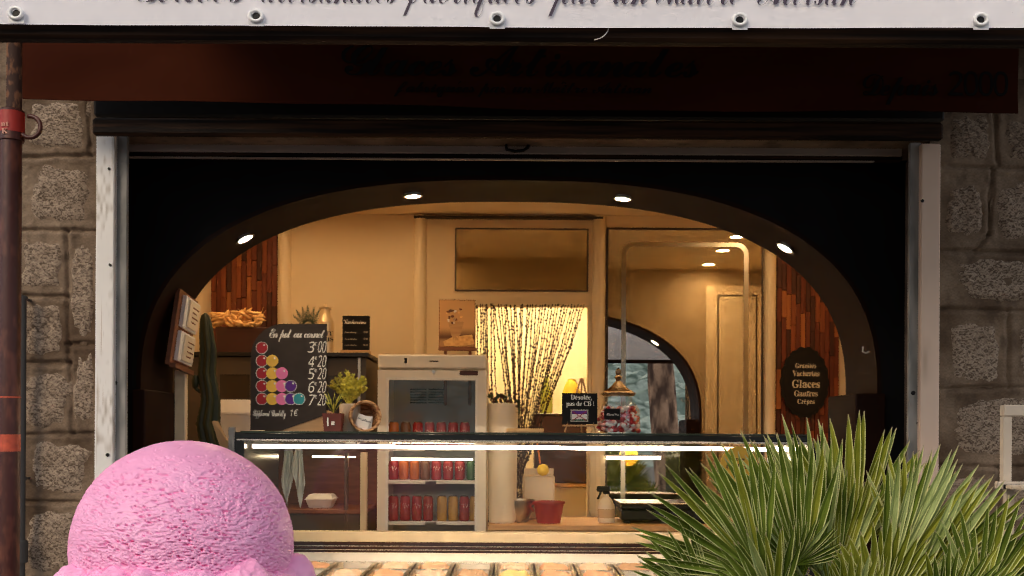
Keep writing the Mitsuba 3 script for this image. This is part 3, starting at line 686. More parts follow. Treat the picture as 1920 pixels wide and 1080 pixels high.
rows = [
    (0, [('m_orange', 738), ('m_brown', 760), ('m_red', 783), ('m_red', 805), ('m_darkred', 827), ('m_red', 849), ('m_darkred', 871)], .150, ('second orange can', 'top shelf')),
    (1, [('m_red', 738), ('m_orange', 757), ('m_orange', 777), ('m_brown', 797), ('m_darkred', 818), ('m_darkred', 840), ('m_darkred', 862), ('m_green', 884)], .115, None),
    (2, [('m_red', 738), ('m_red', 760), ('m_red', 782), ('m_red', 803), ('m_yellow', 829), ('m_yellow', 850), ('m_darkred', 871), ('m_yellow', 890)], .150, None)]
mat('m_can_gold', (.40, .22, .04), .35); mat('m_can_orange', (.38, .09, .015), .35); mat('m_can_red', (.24, .006, .008), .35)
rows = [(k_, [({'m_yellow': 'm_can_gold', 'm_orange': 'm_can_orange', 'm_red': 'm_can_red'}.get(m_, m_), x_) for m_, x_ in l_], h_, q_) for k_, l_, h_, q_ in rows]
cname = {'m_can_gold': 'yellow', 'm_can_orange': 'orange', 'm_can_red': 'red', 'm_orange': 'orange', 'm_brown': 'brown', 'm_red': 'red', 'm_darkred': 'dark red', 'm_green': 'dark green', 'm_yellow': 'yellow', 'm_purple': 'purple'}
ordn = ['first', 'second', 'third', 'fourth', 'fifth', 'sixth', 'seventh', 'eighth']
for k, lst, h, _ in rows:
    for i, (mt, px) in enumerate(lst):
        sh_n = ['top', 'middle', 'lower'][k]
        c = thing('drink_can', f'{cname[mt]} drink can, {ordn[i]} from the left on the {sh_n} fridge shelf', 'can', 'cans in the drinks fridge')
        y = YF + .125; x = X(px, y, 900); z = shelf_z(k) + .0005
        a, b = can(mt, h, .031)
        tw = T().translate([x, y, z])
        scene[c + '__body'] = {**a, 'to_world': tw}
        scene[c + '__lid'] = {**b, 'to_world': tw}
        if mt in ('m_can_red', 'm_darkred'):
            sq = [(px - 6, -.5), (px - 3, -1.5), (px - 1, 1.5), (px + 1, -1.5), (px + 4, 1), (px + 6, -1)]
            yc = (CY + (ZC - (z + h * .62)) / y * F)
            part(c, 'script_mark', cat([tube([W(q, yc + 3 * d, y - math.sqrt(max(.0316 ** 2 - ((q - px) * y / F) ** 2, 0))) for q, d in sq], .0016, 5)]), 'm_paper')
# second rank of cans behind, same shelves
# ------------------------------------------------------------------ left back cabinet
YL = 6.25
lc = thing('back_cabinet', 'tall dark brown cabinet with smoked glass doors and an open niche below', 'cabinet')
cx0, cx1 = XL + .002, X(692, YL); zt = Z(661, YL, 540)
part(lc, 'top_board', cbox(cx0, cx1, YL - .02, YL + .6, zt - .025, zt, .003), 'm_cabinet_black')
part(lc, 'upper_body', cbox(cx0, cx1 - .02, YL + .03, YL + .6, Z(846, YL), zt - .026, .003), 'm_cabinet')
d1 = sbox(X(398, YL), Z(842, YL), X(612, YL), zt - .03).difference(sbox(X(412, YL), Z(835, YL), X(468, YL), Z(705, YL)))
part(lc, 'door_frame', extr(d1, YL + .008, YL + .029), 'm_cabinet')
part(lc, 'smoked_pane', cbox(X(411, YL), X(469, YL), YL + .015, YL + .02, Z(836, YL), Z(704, YL), 0), 'm_brown_glass')
part(lc, 'smoked_pane', cbox(X(614, YL), X(668, YL), YL + .012, YL + .029, Z(842, YL), Z(706, YL), .002), 'm_brown_glass')
part(lc, 'steel_strip', pbox(670, 670, 676, 842, YL + .01, .018, .002), 'm_steel')
part(lc, 'niche_back', cbox(cx0, cx1, YL + .55, YL + .6, .0, Z(847, YL), 0), 'm_wood_mid')
part(lc, 'niche_shelf', cbox(cx0, cx1 - .02, YL + .02, YL + .545, .86, .885, .003), 'm_wood_mid')
part(lc, 'lower_body', cbox(cx0, cx1 - .02, YL + .03, YL + .545, .02, .859, .003), 'm_cabinet')
part(lc, 'side_post', pbox(674, 848, 686, 1400, YL, .05, .003), 'm_cream_panel')
part(lc, 'side_post', pbox(644, 848, 650, 1400, YL + .02, .05, .003), 'm_cabinet')
part(lc, 'reflected_strip', pbox(585, 855, 666, 858, YL + .05, .02, .002), 'm_paper', emitter=glow((1, .78, .45), 5.0))  # added glowing bar in place of light strips reflected in the glass
# things on the cabinet
def zc_top(): return zt + .001
wb = thing('wooden_box', 'dark reddish wooden box holding dried wheat on the left cabinet', 'box')
bx0, bx1, by0, by1, bz1 = X(401, YL), X(500, YL), YL + .03, YL + .33, Z(612, YL, 450)
part(wb, 'front_board', cbox(bx0, bx1, by0, by0 + .015, zc_top(), bz1, .003), 'm_wood_dark')
part(wb, 'back_board', cbox(bx0, bx1, by1 - .015, by1, zc_top(), bz1, .003), 'm_wood_dark')
part(wb, 'side_board', cbox(bx0, bx0 + .015, by0 + .0155, by1 - .0155, zc_top(), bz1 - .002, .003), 'm_wood_dark')
part(wb, 'side_board', cbox(bx1 - .015, bx1, by0 + .0155, by1 - .0155, zc_top(), bz1 - .002, .003), 'm_wood_dark')
wh = thing('dried_wheat', 'bundle of dried golden wheat ears laid over the wooden box', 'dried wheat')
ear = []
ER = np.random.default_rng(21)
for k in range(95):
    px, py = ER.uniform(402, 488), ER.uniform(588, 614)
    c = W(px, py - 4 * math.sin((px - 402) / 86 * 3.1), by0 + ER.uniform(-.02, .22)); a = ER.normal(.25, .55); L = ER.uniform(.05, .085)
    d = np.array([math.cos(a), ER.normal(0, .4), math.sin(a) * .8]); d /= np.linalg.norm(d)
    part(wh, 'wheat_ear', tube([c - d * L / 2, c - d * L * .25, c + d * L * .15, c + d * L / 2], [.003, .011, .010, .002], 6), 'm_wheat', smooth=True)
for k in range(14):
    px = ER.uniform(402, 490); c = W(px, ER.uniform(595, 612), by0 + .02); e = c + np.array([ER.normal(0, .05), -.01, ER.uniform(.02, .07)])
    part(wh, 'straw', tube([c, e], .0012, 4), 'm_wheat')
fn = thing('small_fern', 'small dark fern peeking above the price board', 'plant')
for k in range(7):
    a = -1.1 + k * .36; c = W(578, 612, YL + .2); tip = c + np.array([math.sin(a) * .10, ER.normal(0, .02), math.cos(a) * .10 + .02])
    blades = []
    for q in np.linspace(.25, 1, 8):
        b = c + (tip - c) * q; s = .035 * (1.1 - q)
        side = np.array([math.cos(a), 0, -math.sin(a)])
        for sg in (-1, 1):
            p = b + sg * side * s + (tip - c) * .08
            blades.append(sheet(b, b + (p - b) * .5 + [0, 0, .006], p, b + (p - b) * .5 - [0, 0, .006], .001))
    part(fn, 'frond', cat(blades + [tube([c, tip], .0018, 5)]), 'm_leaf_dark')
fnp = part(fn, 'pot', lathe([(0, 0), (.04, 0), (.048, .07), (.044, .072), (0, .06)], (W(578, 640, YL + .2)[0], YL + .2, zc_top()), 20), 'm_ceramic', smooth=35)
mk = thing('milk_canister', 'cream milk canister with dark lettering behind the price board', 'canister')
mx = X(610, YL + .2); mz = zc_top(); hh = Z(574, YL + .2, 610) - mz; k_ = hh / .27
part(mk, 'body', lathe([(0, 0), (.052, 0), (.054, .01), (.054, .17 * k_), (.050, .19 * k_), (.034, .215 * k_), (.032, .255 * k_), (0, .255 * k_)], (mx, YL + .2, mz), 32), 'm_canister', smooth=35)
part(mk, 'lid', lathe([(0, .256 * k_), (.040, .256 * k_), (.042, .262 * k_), (.012, .268 * k_), (.008, .282 * k_), (0, .284 * k_)], (mx, YL + .2, mz), 28), 'm_canister', smooth=35)
part(mk, 'lettering', text_at('LAIT', 'serif', 594, 624, 629, YL + .147, 8), 'm_dark_line')
part(mk, 'lettering', text_at('FRAIS', 'serif', 590, 625, 640, YL + .147, 8), 'm_dark_line')
sl = thing('small_slate', 'small black slate menu headed Vacherins on a wooden foot', 'slate')
YQ = YL + .12
part(sl, 'board', pbox(642, 592, 693, 656, YQ, .012, .002), 'm_slate')
part(sl, 'foot', cbox(X(640, YQ), X(694, YQ), YQ - .03, YQ + .05, zc_top(), Z(657, YQ, 667), .003), 'm_wood_light')
part(sl, 'lettering', text_at('Vacherins', 'script', 644, 686, 607, YQ - .001, 9, tracking=.85), 'm_chalk')
for k, y in enumerate((623, 635.5, 647)):
    part(sl, 'chalk_line', text_at('trois boules', 'script', 646, 669, y + 1.5, YQ - .001, 4, tracking=.8, size=60), 'm_chalk_dim')
    part(sl, 'chalk_line', text_at('6 00', 'serif', 682, 690, y + 1.5, YQ - .001, 3.5, size=60), 'm_chalk_dim')
tb = thing('foam_takeaway_box', 'white foam takeaway box on the wooden shelf below the smoked cabinet', 'box')
def foambox(tbk, px0, px1, py0, py1, Y, dep=.2, rib=True):
    x0, x1 = X(px0, Y), X(px1, Y); z0, z1 = Z(py1, Y), Z(py0, Y); h = z1 - z0; dx = (x1 - x0) * .14
    def frus(xa, xb, ya, yb, za, xc, xd, yc, yd, zb):
        P = np.array([[xa, ya, za], [xb, ya, za], [xb, yb, za], [xa, yb, za], [xc, yc, zb], [xd, yc, zb], [xd, yd, zb], [xc, yd, zb]])
        return trimesh.Trimesh(P).convex_hull
    part(tbk, 'tray', frus(x0 + dx, x1 - dx, Y + .03, Y + dep - .03, z0, x0 + .004, x1 - .004, Y, Y + dep, z0 + h * .66), 'm_paper')
    part(tbk, 'rim', cbox(x0 - .004, x1 + .004, Y - .006, Y + dep + .006, z0 + h * .665, z0 + h * .72, .002), 'm_paper')
    part(tbk, 'lid', frus(x0, x1, Y, Y + dep, z0 + h * .725, x0 + dx * .8, x1 - dx * .8, Y + .03, Y + dep - .03, z1), 'm_paper')
foambox(tb, 574, 625, 930, 958, YL + .12)
tw_ = thing('hanging_towel', 'grey-blue cloths hanging from a rail, seen through the left end of the glass case', 'towel')
for q, (a, b, yb, yy) in enumerate([(492, 520, 912, 5.95), (528, 553, 950, 5.97), (548, 572, 953, 5.93)]):
    n = 40; P = np.zeros((n, 20, 3)); s = np.linspace(0, 1, n)
    for j, t in enumerate(np.linspace(0, 1, 20)):
        for i in range(n):
            px = (a + b) / 2 + (s[i] - .5) * (b - a) * (1 if q == 0 else (.55 + .55 * t))
            low = yb - (abs(s[i] - (.62 if q != 1 else .4)) * 2) * (62 if q else 22)
            P[i, j] = W(px, 838 + (low - 838) * t, yy) + [0, .012 * math.sin(s[i] * 14 + t * 2 + q), 0]
    part(tw_, 'cloth', grid(P), 'm_towel', smooth=True)
part(tw_, 'rail', tube([W(470, 838, 5.95), W(585, 838, 5.95)], .006, 8), 'm_steel', smooth=True)
part(tw_, 'bracket', tube([W(472, 838, 5.95), W(472, 838, 5.95) + [0, .31, 0]], .005, 8), 'm_steel', smooth=True)
part(tw_, 'bracket', tube([W(583, 838, 5.95), W(583, 838, 5.95) + [0, .31, 0]], .005, 8), 'm_steel', smooth=True)

# ------------------------------------------------------------------ right back counter
YC = 6.15
bk = thing('back_counter', 'wooden back counter along the wall under the mirror', 'counter')
bkz = Z(984, YC)
part(bk, 'worktop', cbox(X(918, YC), XR - .002, YC, YC + .62, bkz - .035, bkz, .004), 'm_wood_light')
part(bk, 'front_panel', cbox(X(922, YC), XR - .002, YC + .03, YC + .06, .02, bkz - .036, .004), 'm_cream_panel')
part(bk, 'splash_panel', cbox(X(1108, YW - .03), X(1136, YW - .03), YW - .045, YW - .03, bkz, 1.25, 0), 'm_cream_panel')
rp = thing('red_plant_pot', 'dark red glazed pot on the back counter, seen through the glass case', 'pot')
rx = X(1031, YC + .15); 
part(rp, 'body', lathe([(0, 0), (.072, 0), (.092, .115), (.10, .118), (.10, .132), (.088, .132), (.082, .11), (0, .10)], (rx, YC + .15, bkz + .001), 32), 'm_redpot', smooth=35)
part(rp, 'handle', tube([[rx - .09, YC + .15, bkz + .12], [rx - .115, YC + .14, bkz + .105], [rx - .09, YC + .15, bkz + .07]], .007, 8), 'm_redpot', smooth=True)
sb = thing('steel_bowl', 'dull steel mixing bowl beside the red pot on the back counter', 'bowl')
part(sb, 'bowl', lathe([(0, .002), (.05, 0), (.055, .004), (.088, .07), (.098, .135), (.102, .137), (.096, .138), (.084, .07), (.05, .01), (0, .008)], (X(975, YC + .2), YC + .2, bkz + .001), 36), 'm_steel', smooth=35)
pb = thing('paper_bag', 'cream paper bag standing behind the steel bowl', 'bag')
q0 = cbox(X(982, YC + .4), X(1042, YC + .4), YC + .36, YC + .5, bkz + .001, Z(890, YC + .4), .012)
part(pb, 'bag', q0, 'm_ceramic')
part(pb, 'fold', cbox(X(984, YC + .4), X(1040, YC + .4), YC + .41, YC + .43, Z(890, YC + .4) + .001, Z(878, YC + .4), .003), 'm_ceramic')
single('yellow_ball', 'round yellow ball ornament above the red pot', 'ornament', lathe([(0.038 * math.sin(a), -.038 * math.cos(a)) for a in np.linspace(0.001, math.pi - .001, 16)], W(1018, 881, YC + .3), 24), 'm_lemon', smooth=True)
part('yellow_ball', 'stick', tube([W(1013, 869, YC + .3), W(1008, 835, YC + .3), W(1007, 822, YC + .3)], .006, 8), 'm_orange', smooth=True)
labels['yellow_ball']['label'] = 'round yellow ball on an orange stick above the red pot'
spb = thing('spray_bottle', 'clear spray bottle with black trigger on the back counter', 'spray bottle')
sx_ = X(1139, YC + .2)
part(spb, 'bottle', lathe([(0, 0), (.05, 0), (.053, .01), (.053, .10), (.035, .14), (.016, .16), (.016, .175), (0, .175)], (sx_, YC + .2, bkz + .001), 28), 'm_ceramic', smooth=35)
part(spb, 'label', lathe([(.0536, .03), (.0536, .085)], (sx_, YC + .2, bkz + .001), 28), 'm_kraft', smooth=True)
part(spb, 'trigger', cat([cbox(sx_ - .06, sx_ + .02, YC + .185, YC + .215, bkz + .19, bkz + .225, .006), cbox(sx_ - .02, sx_ + .02, YC + .182, YC + .218, bkz + .176, bkz + .191, .004), rot(cbox(sx_ - .04, sx_ - .028, YC + .19, YC + .21, bkz + .14, bkz + .19, .003), .4, [0, 1, 0], [sx_ - .034, YC + .2, bkz + .19])]), 'm_black')
wf = thing('waffle_iron', 'black waffle iron with steel edge at the right of the back counter', 'waffle iron')
wx0, wx1 = X(1166, YC + .15), X(1330, YC + .15)
part(wf, 'base', cbox(wx0, wx1, YC + .12, YC + .5, bkz + .02, bkz + .085, .008), 'm_black')
part(wf, 'top_plate', cbox(wx0 - .01, wx1 + .01, YC + .11, YC + .5, bkz + .12, bkz + .128, .003), 'm_steel')
part(wf, 'lid', cbox(wx0, wx1, YC + .115, YC + .5, bkz + .09, bkz + .118, .006), 'm_black')
for fx in (wx0 + .04, wx1 - .04): part(wf, 'foot', cbox(fx - .02, fx + .02, YC + .14, YC + .2, bkz + .001, bkz + .019, .003), 'm_black')
ulb = thing('glowing_strip', 'bright glowing strip under the mirror above the back counter', 'strip light')
part(ulb, 'housing', pbox(1134, 853, 1242, 856, YW - .09, .06, .002), 'm_steel')
part(ulb, 'tube', tube([W(1137, 859, YW - .06), W(1239, 859, YW - .06)], .009, 8), 'm_paper', smooth=True, emitter=glow((1, .85, .58), 4.0))  # glowing bar below a thin steel bar

pp = thing('planter', 'large cream planter with dark trailing plant in front of the bead curtain', 'potted plant')
YPp = 6.3; pxc = X(944, YPp)
part(pp, 'pot', lathe([(0, 0), (.075, 0), (.085, .02), (.094, Z(757, YPp) - bkz), (.086, Z(757, YPp) - bkz), (0, Z(765, YPp) - bkz)], (pxc, YPp, bkz + .001), 32), 'm_ceramic', smooth=35)
for k in range(70):
    a = ER.uniform(0, 6.28); r = ER.uniform(.0, .09); c = np.array([pxc + r * math.cos(a), YPp + r * math.sin(a), Z(757, YPp) + ER.uniform(-.01, .05)])
    if k > 50: c = np.array([pxc + .085 + ER.uniform(0, .03), YPp - .05 + ER.uniform(-.05, .05), Z(757, YPp) - ER.uniform(-.02, .06)])
    d = ER.normal(0, 1, 3); d[2] = abs(d[2]) * .6; d /= np.linalg.norm(d); u = np.cross(d, [.2, .9, .3]); u /= np.linalg.norm(u); L = ER.uniform(.02, .04)
    part(pp, 'leaf', sheet(c, c + d * L * .5 + u * .010, c + d * L, c + d * L * .5 - u * .010, .001), 'm_leaf_dark' if k % 3 else 'm_wood_dark')

# ------------------------------------------------------------------ display counter
YD = 4.80; ZT = Z(811, YD)
dc = thing('display_counter', 'glass ice cream display counter with black top edge and lit tube', 'display counter')
dx0, dx1 = X(452, YD, 815), X(1520, YD, 815); yb_ = 5.62
part(dc, 'glass_top', cbox(dx0 - .005, dx1, YD, yb_, ZT - .010, ZT, .002), 'm_glass_edge')
part(dc, 'top_rail', cbox(dx0 - .004, dx1, YD - .004, YD + .05, ZT - .036, ZT - .0105, .002), 'm_black_gloss')
part(dc, 'rail_trim', cbox(dx0 - .02, dx1, YD - .008, YD + .045, ZT - .045, ZT - .0365, .002), 'm_steel')
part(dc, 'light_housing', cbox(dx0 + .02, dx1, YD + .055, YD + .20, ZT - .050, ZT - .0105, .003), 'm_steel')
part(dc, 'light_tube_or_reflection', tube([[dx0 + .03, YD + .10, ZT - .072], [dx1 - .03, YD + .10, ZT - .072]], .0095, 12), 'm_paper', smooth=True, emitter=glow((1, .80, .54), 8.5))
zg0 = .62
part(dc, 'front_glass', trimesh.Trimesh(np.array([[dx0 + .012, YD + .012, ZT - .046], [dx1, YD + .012, ZT - .046], [dx1, YD + .006, zg0], [dx0 + .012, YD + .006, zg0]]), [[0, 2, 1], [0, 3, 2]], process=False), 'm_glass')
part(dc, 'end_post', pbox(426, 801, 437, 1500, YD - .01, .03, .002), 'm_grey_frame')
part(dc, 'end_panel', cbox(X(438, YD), X(459, YD), YD, yb_ - .1, .02, ZT - .005, .004), 'm_black_gloss')
part(dc, 'end_panel', cbox(dx1 + .001, dx1 + .05, YD, yb_, .02, ZT - .03, .004), 'm_black_gloss')
part(dc, 'front_panel', cbox(dx0, dx1, YD - .01, YD + .02, .02, zg0 - .002, .004), 'm_cream_trim')
YG = 5.48
part(dc, 'back_rail', cbox(dx0 + .02, dx1, YG, YG + .08, Z(1018, YG), Z(999, YG), .003), 'm_cream_trim')
for k, py in enumerate((1024.5, 1031.5)):
    part(dc, 'door_track', cbox(dx0 + .02, dx1, YG + .004, YG + .03, Z(py + 2.2, YG), Z(py, YG), .001), 'm_steel_polished')
part(dc, 'track_backing', cbox(dx0 + .02, dx1, YG + .032, YG + .06, Z(1040, YG), Z(1018.5, YG), 0), 'm_wood_dark')
part(dc, 'back_wall_steel', cbox(dx0 + .02, dx1, YG + .001, YG + .03, .45, Z(1037.5, YG), .001), 'm_pan_steel')
part(dc, 'well_floor', cbox(dx0 + .02, dx1, YD + .021, YG - .001, .44, .46, 0), 'm_steel')
part(dc, 'pan_rail', cbox(dx0 + .02, dx1, YG - .05, YG - .001, Z(1053, YG) - .012, Z(1053, YG) - .004, .001), 'm_steel_polished')
# pans
pz = Z(1053, YG)
pitch = .205
PANS = {}
gel_n = ['apricot coloured', 'empty steel', 'cream coloured', 'peach coloured', 'empty steel', 'cream coloured', 'apricot coloured', 'cream coloured', 'tan coloured', 'pale yellow', 'apricot coloured']
gel_m = [0, None, 4, 1, None, 4, 0, 4, 3, 2, 0]
for r_ in range(2):
    for k in range(11):
        x0 = dx0 + .16 + k * pitch; y1 = YG - .055 - r_ * .29
        m = gel_m[(k + 4 * r_) % 11]
        lab = f"{gel_n[(k + 4 * r_) % 11]} ice cream pan, {['first','second','third','fourth','fifth','sixth','seventh','eighth','ninth','tenth','eleventh'][k]} from the left in the {'back' if r_ == 0 else 'front'} row of the case"
        p = thing('ice_cream_pan', lab, 'pan', 'ice cream pans in the display case')
        if 'pan' not in PANS:
            o = sbox(0, 0, .195, .28).buffer(0); 
            outer = sbox(.004, .004, .191, .276).buffer(.004); inner = sbox(.018, .018, .177, .262)
            mo = trimesh.creation.extrude_polygon(outer.difference(inner), .006, engine='earcut'); mo.apply_translation([0, 0, -.006])
            wl = trimesh.creation.extrude_polygon(sbox(.016, .016, .179, .264).difference(sbox(.019, .019, .176, .261)), .09, engine='earcut'); wl.apply_translation([0, 0, -.0965])
            fl = cbox(.0192, .1758, .0192, .2608, -.095, -.092, 0)
            PANS['pan'] = mikit.ply(mo, 'm_pan_steel'); PANS['wall'] = mikit.ply(cat([wl, fl]), 'm_pan_steel')
            for gi in range(5):
                s = np.linspace(0, 1, 34); A, B = np.meshgrid(s, s, indexing='ij')
                e = np.clip(np.minimum(np.minimum(A, 1 - A), np.minimum(B, 1 - B)) * 6, 0, 1) ** .5
                z = -.034 + e * (.024 + .020 * meshkit.fbm(np.stack([A * 5, B * 3, 0 * A + gi], -1), 3) + .010 * np.sin(B * 24 + 3 * A))
                PANS[gi] = mikit.ply(grid(np.stack([.02 + A * .155, .02 + B * .24, z], -1)), f'm_gelato_{gi}', smooth=True)
        tw = T().translate([x0, y1 - .28, pz])
        scene[p + '__rim'] = {**PANS['pan'], 'to_world': tw}
        scene[p + '__tub'] = {**PANS['wall'], 'to_world': tw}
        if m is not None: scene[p + '__ice_cream'] = {**PANS[m], 'to_world': tw}
# stickers on the glass
def on_glass(px, py):
    t = 0
    y = YD
    for _ in range(8):
        z = W(px, py, y)[2]; y = YD + .012 - .006 * (ZT - .046 - z) / (ZT - .046 - zg0)
    return y
yy = on_glass(1385, 872) - .004
st = thing('round_sticker', 'round yellow sticker with dark lettering on the front glass behind the palm leaves', 'sticker')
part(st, 'disc', disc(W(1385, 872, yy), 35 * yy / F, .001, 40), 'm_sticker')
part(st, 'lettering', text_at('Gaultrau', 'serif', 1362, 1408, 879, yy - .0015, 9), 'm_brown')
part(st, 'lettering', text_at('2019', 'serif', 1374, 1396, 864, yy - .0015, 5), 'm_brown')

# ------------------------------------------------------------------ things on the counter
zt2 = ZT + .001; YO = 5.02
pbd = thing('price_board', 'dark rounded price board with coloured ball drawings and chalk prices', 'price board')
a0, a1 = X(470, YO, 700), X(612, YO, 700); b0, b1 = zt2 + .004, Z(607, YO, 540); k_ = YO / F
outl = Polygon([(a0, b0), (a1 - 82 * k_, b0), (a1, b0 + 30 * k_), (a1, b1)] + [(a0 + 62 * k_ - 62 * k_ * math.sin(t), b1 - 62 * k_ + 62 * k_ * math.cos(t)) for t in np.linspace(0, math.pi / 2, 14)])
part(pbd, 'board', extr(outl, YO, YO + .006), 'm_board')
part(pbd, 'wooden_foot', extr(Polygon([(X(528, YO), zt2), (X(612, YO), Z(771, YO)), (X(640, YO), Z(782, YO)), (X(640, YO), zt2)]), YO + .007, YO + .06), 'm_wood_light')
ball_px = [491, 510.5, 528.5, 545, 561]; ball_py = [652, 676.5, 700, 724, 748]
cols = ['m_red', 'm_yellow', 'm_pink', 'm_purple', 'm_teal']
for r_ in range(5):
    for c_ in range(r_ + 1):
        Yb = YO - .0006 - .0004 * c_
        q = W(ball_px[c_], ball_py[r_], Yb); Rb = 10.8 * k_
        part(pbd, 'drawn_ball', disc(q, Rb, .0006, 26), cols[c_])
        t = np.arange(30) * 2 * np.pi / 30
        part(pbd, 'ball_outline', extr(Polygon(np.c_[q[0] + Rb * 1.06 * np.cos(t), q[2] + Rb * 1.06 * np.sin(t)]).difference(Polygon(np.c_[q[0] + Rb * .97 * np.cos(t), q[2] + Rb * .97 * np.sin(t)])), q[1] - .0008, q[1] - .0002), 'm_chalk' if c_ in (0, 3, 4) else cols[c_])
        part(pbd, 'ball_shine', disc(W(ball_px[c_] + 4.5, ball_py[r_] - 5, Yb - .0007), 1.9 * k_, .0004, 10), 'm_chalk')
part(pbd, 'lettering', text_at('En pot ou cornet', 'script', 505, 609, 633, YO - .0002, 19, tracking=.72, size=90, rise=.0), 'm_chalk')
for t_, py in zip(('3', '4', '5', '6', '7'), (661, 688, 711, 736, 760)):
    part(pbd, 'lettering', text_at(t_, 'script', 577, 588, py, YO - .0002, 20, bold=0, slant=.15), 'm_chalk')
    part(pbd, 'lettering', text_at('€', 'sans', 589.5, 594.5, py - 13, YO - .0002, 6), 'm_chalk')
for t_, py in zip(('00', '20', '20', '20', '20'), (661, 688, 711, 736, 760)):
    part(pbd, 'lettering', text_at(t_, 'sans', 595, 610, py, YO - .0002, 21, slant=.15), 'm_chalk')
part(pbd, 'lettering', text_at('Supplément Chantilly', 'script', 474, 536, 780, YO - .0002, 13, tracking=.75, size=80), 'm_chalk')
part(pbd, 'lettering', text_at('1€', 'sans', 543, 557, 780, YO - .0002, 12, slant=.2), 'm_chalk')

def plantlet(root, base, n, h, spread, seed, m, leafL=.012):
    r = np.random.default_rng(seed)
    for k in range(n):
        a = r.uniform(0, 6.28); s = spread * math.sqrt(r.random()); tip = base + np.array([s * math.cos(a), s * math.sin(a), h * (1 - .45 * (s / spread) ** 2) * r.uniform(.8, 1.05)])
        mid = (base + tip) / 2 + [0, 0, .02]
        lv = [tube([base, mid, tip], [.0016, .0013, .0008], 5)]
        for q in np.linspace(.3, 1, 16):
            c = (1 - q) ** 2 * base + 2 * q * (1 - q) * mid + q * q * tip
            for _ in range(4):
                d = r.normal(0, 1, 3); d[2] = abs(d[2]) + .3; d /= np.linalg.norm(d); u = np.cross(d, r.normal(0, 1, 3)); u /= np.linalg.norm(u)
                L = leafL * r.uniform(.7, 1.4)
                lv.append(trimesh.Trimesh([c, c + d * L * .5 + u * L * .22, c + d * L, c + d * L * .5 - u * L * .22], [[0, 1, 2], [0, 2, 3]], process=False))
        part(root, 'sprig', cat(lv), m)
hb = thing('potted_herb', 'yellow-green herb in a cream pot beside the price board', 'potted plant')
hp = W(664, 790, 5.12)
part(hb, 'pot', lathe([(0, 0), (.048, 0), (.054, Z(759, 5.12) - zt2), (.048, Z(759, 5.12) - zt2), (0, Z(764, 5.12) - zt2)], (X(657, 5.12), 5.12, zt2), 28), 'm_ceramic', smooth=35)
plantlet(hb, np.array([X(655, 5.12), 5.12, Z(764, 5.12)]), 30, .175, .115, 4, 'm_herb', .016)
hb2 = thing('square_red_pot', 'small square dark red pot with a green sprig before the cream pot', 'potted plant')
q = W(624, 790, 4.96)
P8 = [];
for (w_, z_) in ((.040, zt2), (.047, Z(777, 4.96))):
    for sx_2, sy_2 in ((-1, -1), (1, -1), (1, 1), (-1, 1)): P8.append([q[0] + sx_2 * w_, 4.975 + sy_2 * w_ * .85, z_])
part(hb2, 'pot', trimesh.Trimesh(np.array(P8)).convex_hull, 'm_terracotta')
part(hb2, 'white_print', pbox(613, 783, 616, 799, 4.930, .001, 0), 'm_chalk'); part(hb2, 'white_print', pbox(621, 790, 627, 797, 4.930, .001, 0), 'm_chalk')
r_h = np.random.default_rng(12)
for k in range(22):
    a = r_h.uniform(0, 6.28); b = np.array([q[0], 4.975, Z(777, 4.96)]); tip = b + np.array([.05 * math.cos(a), .04 * math.sin(a), r_h.uniform(.04, .11)])
    sd = np.cross(tip - b, [0, 1, .2]); sd /= np.linalg.norm(sd)
    part(hb2, 'leaf', sheet(b, (b + tip) / 2 + sd * .005 + [0, 0, .012], tip, (b + tip) / 2 - sd * .005 + [0, 0, .012], .0008), 'm_cactus' if k % 2 else 'm_herb')
wk = thing('wicker_basket', 'small round wicker basket lying on its side on the counter', 'basket')
bcx = W(684, 781, 5.06); Rk = 27 * 5.06 / F
ax = np.array([-.28, .90, .0]); ax /= np.linalg.norm(ax)
M4 = trimesh.geometry.align_vectors([0, 0, 1], ax); M4[:3, 3] = [bcx[0] + .01, 5.02, zt2 + Rk + .004]
bm = lathe([(0, .15), (Rk * .86, .15), (Rk, 0), (Rk + .004, -.002), (Rk - .005, 0), (Rk * .82, .144), (0, .144)], n=40); bm.apply_transform(M4)
part(wk, 'basket', bm, 'm_wicker', smooth=35)
for k in range(7):
    t = np.arange(40) * 2 * np.pi / 40; zz = k * .024; rr = Rk - .14 * Rk * zz / .15 + .003
    tb_ = tube(np.c_[rr * np.cos(t), rr * np.sin(t), zz + .0025 * np.cos(t * 10 + k * math.pi)], .0042, 6, closed=True); tb_.apply_transform(M4)
    part(wk, 'woven_ring', tb_, 'm_wicker', smooth=True)
crd = thing('paper_card', 'white printed paper cards tucked into the wicker basket', 'card')
for k, (dx_, an) in enumerate([(0, .35), (.012, .1)]):
    m = rot(cbox(bcx[0] - .04 + dx_, bcx[0] + .026 + dx_, 5.032 + .012 * k, 5.0335 + .012 * k, zt2 + .012 , zt2 + .078, 0), an, [0, 1, 0], [bcx[0], 5.03, zt2 + .04])
    part(crd, 'card', m, 'm_paper')
part(crd, 'lettering', rot(text_at('les glaces', 'script', 668, 694, 789, 5.0315, 5, size=60), .35, [0, 1, 0], [bcx[0], 5.03, zt2 + .04]), 'm_ink')
ty = thing('serving_tray', 'small shallow wooden tray near the middle of the counter', 'tray')
tx0, tx1 = X(951, 5.1), X(1020, 5.1)
tp = sbox(tx0 + .012, 5.02, tx1 - .012, 5.18).buffer(.012)
tm = trimesh.creation.extrude_polygon(tp, .006, engine='earcut'); tm.apply_translation([0, 0, zt2]); part(ty, 'base', tm, 'm_wood_light')
tr_ = trimesh.creation.extrude_polygon(tp.difference(tp.buffer(-.006)), .014, engine='earcut'); tr_.apply_translation([0, 0, zt2 + .0062]); part(ty, 'rim', tr_, 'm_wheat')
